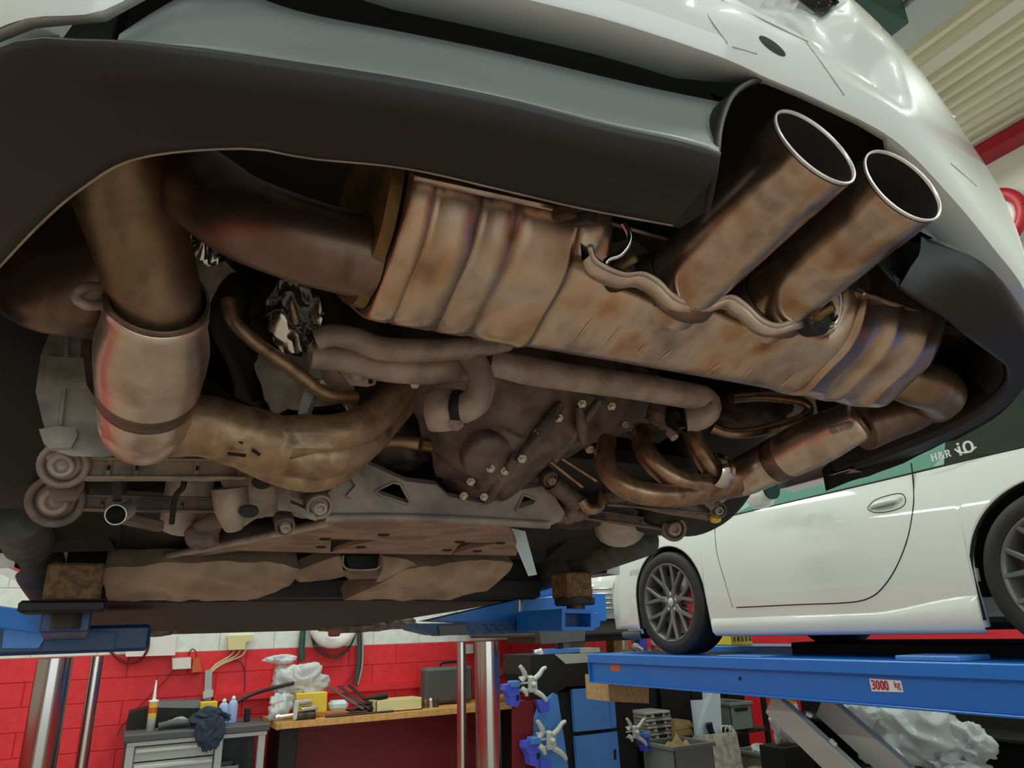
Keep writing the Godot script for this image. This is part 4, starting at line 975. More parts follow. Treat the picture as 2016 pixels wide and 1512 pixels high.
	st = mb(); tube(st, [q(362, 945, 1.33), q(360, 960, 1.33), q(345, 980, 1.36), q(338, 1030, 1.4)], [0.005], 16, 8); put(st, "brake_line", M.black, ax)
	# springs and damper tubes seen pale behind the links
	st = mb(); rod(st, q(378, 930, 1.55), q(360, 1035, 1.62), 0.045, 18); put(st, "damper", M.alu, ax, "pale damper tube")
	st = mb(); rod(st, q(1215, 985, 1.55), q(1220, 1040, 1.62), 0.07, 18); put(st, "damper", M.alu, ax, "pale damper tube")
	# wheels
	for s in [-1, 1]:
		wheel(car, Vector3(XC + s * 0.745, 2.165, -1.57), s, 0.325, 0.29, M.rim_grey, 3)
		wheel(car, Vector3(XC + s * 0.745, 2.10, -3.92), s, 0.315, 0.23, M.rim_grey, 3)

# wheel with its axle along x; side = which way its face looks
func wheel(parent: Node3D, c: Vector3, side: int, r: float, width: float, rim: Material, detail := 7, rr := 0.0) -> Node3D:
	var w := holder(parent, "wheel")
	var ax := Vector3(side, 0, 0)
	var R := rr if rr > 0.0 else r * 0.73
	var h := width / 2
	var st := mb()
	lathe(st, c, ax, [[-h * 0.9, R], [-h, R * 1.05], [-h * 1.02, (r + R) / 2], [-h * 0.93, r * 0.975], [-h * 0.78, r], [-h * 0.5, r], [h * 0.5, r], [h * 0.78, r], [h * 0.93, r * 0.975], [h * 1.02, (r + R) / 2], [h, R * 1.04], [h * 0.94, R]], 64); put(st, "tyre", M.rubber, w, "black tyre")
	st = mb(); lathe(st, c, ax, [[-h * 0.95, R], [-h * 0.9, R * 0.93], [h * 0.4, R * 0.9], [h * 0.86, R * 0.93], [h * 0.94, R * 0.955], [h * 0.985, R * 0.98], [h * 0.985, R * 1.005], [h * 0.9, R * 1.01]], 64); put(st, "rim", rim, w)
	st = mb(); lathe(st, c, ax, [[h * 0.05, R * 0.80], [h * 0.05, R * 0.25], [h * 0.3, R * 0.22], [h * 0.3, 0.001]], 48); put(st, "brake_disc", M.disc, w)
	st = mb()
	for k in 9:
		var a := -0.9 + k * 0.18 + (0.0 if side < 0 else PI)
		var p := c + Vector3(0, sin(a), cos(a)) * R * 0.66
		box(st, Transform3D(Basis(Vector3.RIGHT, -a), p + ax * h * 0.28), Vector3(0.07, R * 0.17, R * 0.34), 0.006)
	put(st, "brake_caliper", M.brake_red, w, "red brake caliper")
	# Y spokes
	for k in detail:
		var a := TAU * (k + 0.25) / detail
		var dir := func(t): return Vector3(0, sin(t), cos(t))
		st = mb()
		var p0: Vector3 = c + dir.call(a) * R * 0.12 + ax * h * 0.66
		var p1: Vector3 = c + dir.call(a) * R * 0.44 + ax * h * 0.74
		spoke(st, p0, p1, R * 0.2, R * 0.15, ax)
		for e in [-1.0, 1.0]:
			var p2: Vector3 = c + dir.call(a + e * 0.225 * 7.0 / detail) * R * 0.965 + ax * h * 0.90
			spoke(st, p1 - (p1 - p0) * 0.12 , p2, R * 0.12, R * 0.085, ax)
		put(st, "spoke", rim, w)
	st = mb(); lathe(st, c + ax * h * 0.5, ax, [[0, R * 0.30], [h * 0.2, R * 0.28], [h * 0.26, R * 0.2], [h * 0.26, R * 0.13], [h * 0.30, R * 0.125], [h * 0.30, 0.001]], 28, -1); put(st, "hub", rim, w)
	st = mb(); lathe(st, c + ax * h * 0.5, ax, [[h * 0.28, R * 0.115], [h * 0.33, R * 0.10], [h * 0.33, 0.001]], 24); put(st, "hub_cap", M.rim_light, w)
	for k in 5:
		var a := TAU * k / 5 + 0.3
		st = mb(); lathe(st, c + Vector3(0, sin(a), cos(a)) * R * 0.21 + ax * h * 0.68, ax, [[0, R * 0.042], [h * 0.1, R * 0.042], [h * 0.1, 0.001]], 8, -1); put(st, "wheel_nut", M.rim_light, w)
	return w
func spoke(st: SurfaceTool, a: Vector3, b: Vector3, wa: float, wb: float, ax: Vector3):
	var d := (b - a).normalized()
	var s := d.cross(ax).normalized()
	st.set_smooth_group(-1)
	var ring := func(p, w): return PackedVector3Array([p - s * w * 0.5 - ax * 0.03, p - s * w * 0.5 + ax * 0.004, p - s * w * 0.3 + ax * 0.011, p + s * w * 0.3 + ax * 0.011, p + s * w * 0.5 + ax * 0.004, p + s * w * 0.5 - ax * 0.03])
	grid(st, [ring.call(a, wa), ring.call(b, wb)], true, -1)

func build_underbody():
	var un := holder(car, "underbody")
	# floor pans, and a black plate added over the engine bay to block light
	var st := mb(); slab(st, [cw(-0.42, 0.50, 0.62), cw(0.42, 0.50, 0.62), cw(0.66, 0.75, 0.62), cw(0.76, 1.1, 0.62), cw(0.80, 1.9, 0.64), cw(-0.80, 1.9, 0.64), cw(-0.76, 1.1, 0.62), cw(-0.66, 0.75, 0.62)], Vector3(0, 0.04, 0)); put(st, "engine_bay_blackout", M.black, un)
	st = mb(); slab(st, [cw(-0.62, 1.62, 0.29), cw(0.62, 1.62, 0.29), cw(0.66, 2.1, 0.22), cw(-0.66, 2.1, 0.22)], Vector3(0, 0.04, 0)); put(st, "bulkhead_pan", M.underbody_black, un)
	st = mb(); slab(st, [cw(-0.70, 2.20, 0.108), cw(0.70, 2.20, 0.108), cw(0.74, 2.9, 0.09), cw(-0.74, 2.9, 0.09)], Vector3(0, 0.05, 0)); put(st, "floor_pan", M.underbody_black, un)
	st = mb(); slab(st, [cw(-0.74, 2.9, 0.09), cw(0.74, 2.9, 0.09), cw(0.66, 4.7, 0.034), cw(-0.66, 4.7, 0.034)], Vector3(0, 0.05, 0)); put(st, "front_pan", M.underbody_black, un)
	st = mb(); slab(st, [cw(-0.62, 1.3, 0.36), cw(0.62, 1.3, 0.36), cw(0.72, 2.4, 0.24), cw(-0.72, 2.4, 0.24)], Vector3(0, 0.03, 0)); put(st, "tunnel_blackout", M.black, un)  # black plate added to shut out bright gaps above the trays
	st = mb(); abox(st, cw(-0.62, 1.66, 0.3), cw(0.62, 1.70, 0.7), 0.005); put(st, "blackout_wall", M.black, un)  # black wall added where the bright room showed through
	st = mb(); abox(st, cw(-0.72, 2.26, 0.10), cw(0.72, 2.3, 0.3), 0.005); put(st, "floor_step", M.underbody_black, un)
	# brown tray behind the cross member, two slots cut
	var y := 1.805
	var h1 := polyy([[650, 1088], [652, 1062], [742, 1063], [700, 1072]], y)
	var h2 := polyy([[888, 1092], [908, 1068], [986, 1068], [925, 1080]], y)
	st = mb(); slab(st, polyy([[215, 1116], [330, 1096], [500, 1062], [650, 1030], [720, 1022], [1000, 1034], [1020, 1080], [1016, 1094], [880, 1092], [640, 1089], [470, 1084], [330, 1104]], y), Vector3(0, 0.012, 0), [h1, h2]); put(st, "rear_tray", M.undertray, un, "dusty brown undertray with two slots")
	st = mb(); tube(st, [qy(215, 1114, y), qy(330, 1094, y), qy(500, 1060, y), qy(650, 1028, y)], [0.008], 20, 8); put(st, "tray_edge", M.alu, un, "pale bent tray edge")
	for b in [[640, 1060], [632, 1076], [710, 1076], [905, 1066], [880, 1082], [940, 1084], [985, 1068], [755, 1052]]:
		st = mb(); lathe(st, qy(b[0], b[1], y) + Vector3(0, 0.004, 0), Vector3(0, -1, 0), [[0, 0.014], [0.006, 0.013], [0.008, 0.009], [0.008, 0.0005]], 14); put(st, "tray_clip", M.underbody_black, un)
	# dusty covers ahead of the tray
	st = patch([[[206, 1120, 2.02], [300, 1112, 2.02], [420, 1104, 2.02], [520, 1108, 2.02], [590, 1118, 2.02]], [[204, 1150, 2.06], [300, 1142, 2.05], [420, 1138, 2.05], [500, 1140, 2.05], [574, 1148, 2.04]], [[214, 1182, 2.16], [300, 1183, 2.16], [420, 1184, 2.16], [480, 1182, 2.16], [540, 1168, 2.14]]], 40, 20, 0.014, 61, Vector3(0, 0.05, -0.06), 10.0); put(st, "tunnel_cover", M.tray_dust, un, "dusty tan cover, left")
	st = patch([[[800, 1122, 2.02], [860, 1112, 2.02], [940, 1104, 2.02], [1012, 1106, 2.02]], [[740, 1152, 2.06], [820, 1142, 2.05], [920, 1136, 2.05], [1000, 1128, 2.05]], [[676, 1182, 2.16], [780, 1182, 2.16], [880, 1180, 2.16], [960, 1162, 2.14]]], 36, 20, 0.014, 62, Vector3(0, 0.05, -0.06), 10.0); put(st, "tunnel_cover", M.tray_dust, un, "dusty tan cover, right")
	st = patch([[[600, 1118, 2.03], [650, 1098, 2.0], [672, 1094, 2.0]], [[575, 1132, 2.06], [640, 1128, 2.03], [676, 1122, 2.02]], [[590, 1146, 2.1], [640, 1142, 2.06], [680, 1136, 2.05]]], 14, 10, 0.008, 63, Vector3(0, 0.03, -0.04)); put(st, "tunnel_bridge", M.tray_dust, un)
	st = patch([[[756, 1096, 2.0], [800, 1104, 2.02], [830, 1116, 2.03]], [[752, 1122, 2.02], [800, 1128, 2.03], [850, 1128, 2.05]], [[740, 1146, 2.05], [800, 1138, 2.06], [850, 1134, 2.1]]], 14, 10, 0.008, 64, Vector3(0, 0.03, -0.04)); put(st, "tunnel_bridge", M.tray_dust, un)
	st = mb(); slab(st, poly([[670, 1122], [760, 1122], [745, 1138], [690, 1140]], 2.04), Vector3(0, 0, -0.02)); put(st, "tunnel_bridge", M.tray_dust, un)
	st = mb(); tube(st, [q(676, 1094, 1.99), q(676, 1112, 1.99), q(690, 1121, 1.99), q(735, 1121, 1.99), q(750, 1112, 1.99), q(754, 1094, 1.99)], [0.003], 24, 6); put(st, "tunnel_rim", M.alu, un)
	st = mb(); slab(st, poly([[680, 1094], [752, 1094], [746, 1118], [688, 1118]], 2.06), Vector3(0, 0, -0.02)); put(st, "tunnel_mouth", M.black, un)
	# hanging pale strap
	st = mb(); slab(st, poly([[1000, 1038, 1.60], [1034, 1046, 1.60], [1057, 1131, 1.66], [1040, 1134, 1.66]], 1.6), Vector3(0.004, 0, -0.006)); put(st, "hanging_strap", M.pale_panel, un, "pale hanging strap")
	for e in [[700, 1232, 4.3, 0.22], [780, 1226, 4.3, 0.12], [270, 1240, 4.3, 0.2]]:
		st = mb(); blob(st, q(e[0], e[1], e[2]), Vector3(e[3], 0.035, 0.08), int(e[0]), 0.4, 2.5, 2.0); put(st, "air_guide", M.cast_brown, un)
	# sills
	for s in [-1, 1]:
		st = mb(); tube(st, [cw(s * 0.78, 1.70, 0.245), cw(s * 0.78, 2.3, 0.195), cw(s * 0.78, 2.8, 0.165), cw(s * 0.76, 3.5, 0.15)], [0.05, 0.06, 0.06, 0.055], 18, 14); put(st, "sill", M.sill_plastic, un, "dark stone chipped sill")
		st = mb(); slab(st, [cw(s * 0.60, 1.62, 0.33), cw(s * 0.66, 1.62, 0.33), cw(s * 0.84, 1.94, 0.2), cw(s * 0.60, 1.98, 0.21)], Vector3(0, 0.03, 0)); put(st, "arch_panel", M.liner, un)
		# wheel arch liner: a half barrel round the wheel
		var rows := []
		for k in 15:
			var a := -0.15 + k * (PI + 0.3) / 14
			var c := cw(s * 0.62, 1.57, 0.565)
			rows.append(PackedVector3Array([c + Vector3(0, sin(a) * 0.40, cos(a) * 0.42), c + Vector3(s * 0.12, sin(a) * 0.42, cos(a) * 0.42), c + Vector3(s * 0.26, sin(a) * 0.42, cos(a) * 0.42)]))
		st = mb(); grid(st, rows); put(st, "arch_liner", M.liner, un, "rough black wheel arch liner")
	# liner ahead of the bumper corners
	st = patch([[[2010, 760, 0.60], [1960, 700, 0.60], [1880, 650, 0.55], [1820, 610, 0.5]], [[1985, 800, 0.70], [1920, 750, 0.72], [1860, 720, 0.74], [1830, 680, 0.70]], [[1882, 866, 0.80], [1840, 850, 0.84], [1800, 850, 0.9], [1780, 840, 0.95]], [[1625, 968, 1.05], [1655, 945, 1.05], [1690, 920, 1.05], [1700, 900, 1.1]]], 24, 24, 0.02, 66, Vector3(0, 0.05, 0), 14.0); put(st, "corner_liner", M.liner, un, "rough black liner behind the bumper corner")
	st = mb(); obox(st, q(1912, 790, 0.66), q(1988, 715, 0.60), 0.02, 0.012, Vector3.UP, 0.005); put(st, "liner_vent", M.cast_dark, un, "stone chipped slot")
	st = mb(); slab(st, poly([[-60, 1040, 1.9], [200, 1040, 1.9], [230, 1085, 1.92], [-60, 1090, 1.92]], 1.9), Vector3(0, 0.04, -0.04)); put(st, "splash_guard", M.liner, un)

func build_body_shell():
	var sh := holder(car, "body_shell")
	for s in [-1, 1]:
		var st := mb(); side_skin(st, Transform3D(Basis(), Vector3(XC, 1.63, -1.57)), s, 0.86, 0.27, 3.2, 0.60, 0.50, 0.36); put(st, "side_panel", M.white, sh)
	var st := mb()
	var rows := []
	for p in [[0.95, 0.42, 0.7], [0.35, 0.72, 0.78], [-0.2, 0.95, 0.70], [-0.8, 1.10, 0.60], [-1.4, 1.11, 0.58], [-1.9, 0.92, 0.62], [-2.25, 0.68, 0.70], [-2.9, 0.58, 0.66], [-3.2, 0.35, 0.6]]:
		var r := PackedVector3Array()
		for k in 13:
			var t := k / 6.0 - 1.0
			r.append(Vector3(XC + t * p[2] * 1.05, 1.63 + 0.10 + p[1] - 0.12 * pow(absf(t), 3.0), -1.57 + p[0]))
		rows.append(r)
	grid(st, rows); put(st, "roof_panel", M.white, sh)

# flank of a rear-engined coupe; origin on the road under the rear axle, front along -z
func flank_low(z: float, ac := 0.325, ar := 0.376) -> float:
	var lo := 0.13
	for a in [0.0, -2.352]:
		var d := absf(z - a)
		var r := ar if a == 0.0 else ar - 0.022
		if d < r: lo = maxf(lo, ac + sqrt(r * r - d * d))
	if z > 0.352: lo = maxf(lo, 0.2 + (z - 0.352) * 0.25)
	if z < -2.704: lo = maxf(lo, 0.16)
	return lo
func flank_top(z: float) -> float:
	var tb := [[0.95, 0.60], [0.6, 0.78], [0.2, 0.835], [-0.3, 0.83], [-1.0, 0.815], [-1.7, 0.80], [-2.1, 0.79], [-2.5, 0.74], [-2.9, 0.62], [-3.2, 0.45]]
	for i in tb.size() - 1:
		if z <= tb[i][0] and z >= tb[i + 1][0]: return lerpf(tb[i][1], tb[i + 1][1], (tb[i][0] - z) / (tb[i][0] - tb[i + 1][0]))
	return 0.5
func flank_x(z: float, y: float, half: float) -> float:
	var t := clampf((y - 0.13) / 0.7, 0, 1)
	var x := half - 0.035 * pow(1.0 - t, 2.0) - 0.10 * pow(t, 3.0)
	x += 0.035 * exp(-pow((z + 0.05) / 0.45, 2)) * (1.0 - t * 0.4) + 0.03 * exp(-pow((z + 2.35) / 0.4, 2)) * t
	if z < -2.6: x -= 0.16 * pow((-2.6 - z) / 0.6, 2)
	if z > 0.35: x -= 0.16 * pow((z - 0.35) / 0.6, 2)
	return x
func side_skin(st: SurfaceTool, t: Transform3D, s: int, half: float, road := 0.0, upto := 3.2, from := 0.6, ac := 0.325, ar := 0.376):
	var rows := []
	for i in 301:
		var z := lerpf(from, -upto, i / 300.0)
		var lo := flank_low(z, ac, ar)
		if z > 0.2: lo = maxf(lo, road)
		var hi := maxf(flank_top(z), lo + 0.02)
		var r := PackedVector3Array()
		r.append(t * Vector3(s * (flank_x(z, lo, half) - 0.05), lo + 0.004, z))
		for k in 15:
			var y := lerpf(lo, hi, k / 14.0)
			r.append(t * Vector3(s * flank_x(z, y, half), y, z))
		rows.append(r)
	grid(st, rows, false, 0)

# ---------------------------------------------------------------- in-ground lift under the raised car
func build_lift():
	for s in [0, 1]:
		var w := 2.69
		var c := q(111, 1290, w) if s == 0 else q(958, 1250, w)
		var r := q(193, 1290, 2.75) if s == 0 else q(908, 1250, 2.75)
		var lf := thing("lift_post", Vector3(c.x, 0, c.z), "chrome lift piston with blue carrier and swing arms under the raised car's %s sill" % ["left", "right"][s], "car lift", "chrome pistons of the in-ground lift")
		var st := mb(); lathe(st, Vector3(c.x, 0, c.z), Vector3.UP, [[0, 0.048], [1.56, 0.048]], 40); put(st, "piston", M.piston, lf, "thick chrome piston")
		st = mb(); lathe(st, Vector3(c.x, 0, c.z), Vector3.UP, [[0, 0.12], [0.012, 0.12], [0.016, 0.05]], 30); put(st, "floor_collar", M.grey_metal, lf)
		st = mb(); lathe(st, Vector3(r.x, 0, r.z), Vector3.UP, [[0, 0.018], [1.56, 0.018]], 24); put(st, "guide_rod", M.piston, lf, "thin chrome guide rod")
		if s == 0:
			st = mb(); box(st, Transform3D(Basis(), q(60, 1262, 2.6)), Vector3(0.62, 0.075, 0.24), 0.01); put(st, "carrier", M.tread_plate, lf, "blue lift carrier")
			st = mb(); slab(st, poly([[8, 1240], [98, 1240], [76, 1276], [4, 1276]], 2.47), Vector3(0, 0, -0.004)); put(st, "carrier_plate", M.blue, lf)
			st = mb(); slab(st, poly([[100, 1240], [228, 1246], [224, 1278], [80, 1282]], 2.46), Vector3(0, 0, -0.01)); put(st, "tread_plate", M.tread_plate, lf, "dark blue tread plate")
			st = mb(); obox(st, q(-60, 1205, 2.3), q(120, 1232, 2.25), 0.10, 0.05); put(st, "swing_arm", M.blue, lf)
			st = mb(); obox(st, q(130, 1225, 2.02), q(130, 1245, 2.5), 0.10, 0.045); put(st, "swing_arm", M.tread_plate, lf)
			st = mb(); lathe(st, q(128, 1238, 2.0), Vector3.UP, [[0, 0.03], [0.07, 0.03], [0.07, 0.026]], 20); put(st, "pad_screw", M.cast_dark, lf)
			st = mb(); box(st, Transform3D(Basis(), q(128, 1196, 2.0)), Vector3(0.17, 0.026, 0.15), 0.006); put(st, "pad_plate", M.black, lf)
		else:
			var b := 2.36
			st = mb(); slab(st, poly([[842, 1222], [1022, 1180], [1022, 1224], [930, 1226]], b), Vector3(0, 0, -0.09)); put(st, "swing_arm", M.blue, lf, "blue tapering swing arm")
			st = mb(); slab(st, poly([[1029, 1180], [1192, 1168], [1194, 1222], [1029, 1224]], b), Vector3(0, 0, -0.09)); put(st, "swing_arm", M.blue, lf, "blue swing arm box")
			st = mb(); slab(st, poly([[1022, 1180], [1029, 1180], [1029, 1224], [1022, 1224]], b + 0.01), Vector3(0, 0, -0.05)); put(st, "arm_pin", M.chrome, lf)
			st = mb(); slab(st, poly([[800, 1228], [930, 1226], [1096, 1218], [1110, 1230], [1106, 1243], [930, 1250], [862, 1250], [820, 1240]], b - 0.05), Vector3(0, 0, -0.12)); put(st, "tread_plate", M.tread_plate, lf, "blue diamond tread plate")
			for i in 9:
				for j in 2:
					st = mb(); rod(st, q(950 + i * 17 + j * 8, 1229 + j * 9, b - 0.052), q(962 + i * 17 + j * 8, 1235 + j * 9, b - 0.052), 0.0022, 6); put(st, "tread_bar", M.tread_plate, lf)
			st = mb(); slab(st, poly([[864, 1232], [915, 1230], [924, 1248], [866, 1252]], b - 0.06), Vector3(0, 0, -0.08)); put(st, "piston_cap", M.grey_dark, lf)
			# square arm end under the pad: an open box section
			st = mb(); slab(st, poly([[1106, 1198], [1170, 1200], [1170, 1241], [1106, 1241]], 2.0), Vector3(0, 0.0, -0.3), [poly([[1113, 1207], [1163, 1208], [1163, 1234], [1113, 1234]], 2.0)]); put(st, "arm_tube", M.blue, lf, "open square arm tube")
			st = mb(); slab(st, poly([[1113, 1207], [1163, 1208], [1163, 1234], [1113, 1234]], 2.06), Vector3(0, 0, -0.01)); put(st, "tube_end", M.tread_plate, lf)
			st = mb(); slab(st, poly([[1170, 1208], [1182, 1206], [1181, 1232], [1170, 1238]], 2.02), Vector3(0, 0, -0.06)); put(st, "arm_lug", M.blue, lf)
			st = mb(); obox(st, q(1052, 1165, 2.45), q(1098, 1158, 2.45), 0.05, 0.05); put(st, "arm_stop", M.blue, lf)
			st = mb(); lathe(st, q(1134, 1204, 2.03), Vector3.UP, [[0, 0.03], [0.03, 0.03]], 20); put(st, "pad_screw", M.cast_dark, lf)
			st = mb(); lathe(st, q(1132, 1192, 2.03), Vector3.UP, [[0, 0.001], [0, 0.062], [0.006, 0.066], [0.022, 0.066], [0.022, 0.001]], 30, -1); put(st, "pad_plate", M.black, lf, "round black pad plate")
			st = mb(); slab(st, poly([[1062, 1245], [1152, 1242], [1150, 1262], [1066, 1268]], 2.9), Vector3(0, 0.0, -0.05)); put(st, "cover_box", M.grey_dark, lf)
	# wooden blocks between the pads and the sills
	for e in [[140, 1186, 2.0, 0.115, 0.085, "dark worn wooden block on the square lift pad under the left sill"], [1127, 1179, 2.03, 0.098, 0.082, "brown worn wooden block on the round lift pad under the right sill"]]:
		var p := q(e[0], e[1], e[2])
		var st := mb(); box(st, Transform3D(Basis(Vector3.UP, 0.05), p + Vector3(0, e[4] / 2, 0)), Vector3(e[3], e[4], e[3]), 0.006)
		solo(st, "wooden_block", M.wood_block, e[5], "block", "wooden blocks on the lift pads")

# ---------------------------------------------------------------- scissor platform with the second car
func build_platform_and_car():
	var PT := 1.42
	var pl := thing("scissor_platform", Vector3(3.7, 0, -1.9), "blue scissor lift platform marked 3000 kg carrying a white coupe", "car lift")
	for side in 2:
		var x0 := 3.06 if side == 0 else 4.45
		var x1 := x0 + 0.6
		var z0 := -4.62 if side == 0 else -5.3
		var z1 := 0.9
		var rw := holder(pl, "runway")
		var st := mb(); abox(st, Vector3(x0, PT - 0.062, z0), Vector3(x1, PT, z1), 0.005); put(st, "deck", M.blue, rw, "blue steel deck")
		st = mb(); abox(st, Vector3(x0 + 0.022, PT - 0.185, z0 + 0.012), Vector3(x0 + 0.03, PT - 0.062, z1), 0.002); put(st, "side_web", M.blue, rw)
		st = mb(); abox(st, Vector3(x1 - 0.03, PT - 0.185, z0 + 0.012), Vector3(x1 - 0.022, PT - 0.062, z1), 0.002); put(st, "side_web", M.blue, rw)
		st = mb(); abox(st, Vector3(x0 + 0.002, PT - 0.195, z0), Vector3(x1 - 0.002, PT - 0.062, z0 + 0.012), 0.002); put(st, "end_plate", M.blue, rw)
		st = mb(); abox(st, Vector3(x0 + 0.004, PT - 0.195, z0), Vector3(x1 - 0.004, PT - 0.185, z1), 0.002); put(st, "bottom_flange", M.blue, rw)
		# scissor arms
		for k in 2:
			var xs := x0 + 0.12 + k * 0.12
			var a := qx(1520 if k == 0 else 1620, 1382 if k == 0 else 1386, xs) if side == 0 else Vector3(xs, 1.22, -2.6)
			var b := qx(1665 if k == 0 else 1770, 1520, xs) if side == 0 else Vector3(xs, 0.2, -1.0)
			var d := (b - a)
			b = a + d * (1.12 / maxf(absf(d.y), 0.2))
			st = mb(); obox(st, a, b, 0.05, 0.13, Vector3.UP, 0.004); put(st, "scissor_arm", M.grey_metal, rw, "grey scissor arm")
		st = mb(); abox(st, Vector3(x0 + 0.05, 0, -3.2), Vector3(x1 - 0.05, 0.09, 0.4), 0.005); put(st, "base_frame", M.grey_metal, rw)
		if side == 0:
			st = mb(); obox(st, qx(1545, 1372, x0 + 0.1), qx(1566, 1384, x0 + 0.1), 0.012, 0.02); put(st, "yellow_mark", M.yellow, rw)
			for e in [[1588, 1404, 1598, 1410], [1634, 1456, 1646, 1468]]:
				st = mb(); obox(st, qx(e[0], e[1], x0 + 0.11), qx(e[2], e[3], x0 + 0.11), 0.02, 0.02); put(st, "arm_bolt", M.pale_metal, rw)
	# load plate
	var xw := 3.06 + 0.022
	var sp := [qx(1711, 1336, xw - 0.003), qx(1773, 1340, xw - 0.003), qx(1778, 1363, xw - 0.003), qx(1716, 1361, xw - 0.003)]
	var st := mb(); slab(st, sp, Vector3(0.0025, 0, 0)); put(st, "load_sticker", M.sticker_white, pl, "white sticker reading 3000 kg in red")
	var face := Basis(Vector3(0, 0, 1), Vector3.UP, Vector3(-1, 0, 0))
	var mid: Vector3 = (sp[0] + sp[1] + sp[2] + sp[3]) / 4.0
	var hgt: float = sp[0].distance_to(sp[3])
	text("load_number", "3000", pl, Transform3D(face.scaled(Vector3(1, 1, 1)) * Basis.from_scale(Vector3(0.74, 1.05, 1)), mid + Vector3(-0.002, 0, -0.028)), hgt * 0.72, M.sticker_red)
	text("load_unit", "kg", pl, Transform3D(face * Basis.from_scale(Vector3(0.85, 1, 1)), mid + Vector3(-0.002, 0.006, 0.058)), hgt * 0.5, M.sticker_red, false)
	st = mb(); slab(st, [qx(1202, 1308, xw - 0.002), qx(1219, 1309, xw - 0.002), qx(1220, 1322, xw - 0.002), qx(1203, 1320, xw - 0.002)], Vector3(0.002, 0, 0)); put(st, "faded_label", M.orange, pl, "faded reddish label")
	st = mb(); lathe(st, qx(1457, 1336, xw - 0.001), Vector3(-1, 0, 0), [[-0.002, 0.011], [0.001, 0.011], [0.001, 0.0005]], 14, -1); put(st, "hole", M.gap, pl)
	# plates on the deck
	st = mb(); abox(st, Vector3(3.09, PT, qx(1765, 1297, 3.1).z), Vector3(3.32, PT + 0.022, qx(1890, 1297, 3.1).z), 0.004); put(st, "slip_plate", M.panel_blue, pl)
	st = mb(); abox(st, Vector3(3.09, PT, qx(1415, 1290, 3.1).z), Vector3(3.32, PT + 0.008, qx(1500, 1290, 3.1).z), 0.003); put(st, "slip_plate", M.panel_blue, pl)
	st = mb(); abox(st, Vector3(3.74, PT - 0.06, -3.35), Vector3(4.3, PT + 0.055, 0.8), 0.01); put(st, "jacking_beam", M.black, pl, "black jacking beam between the runways")
	build_coupe(PT)

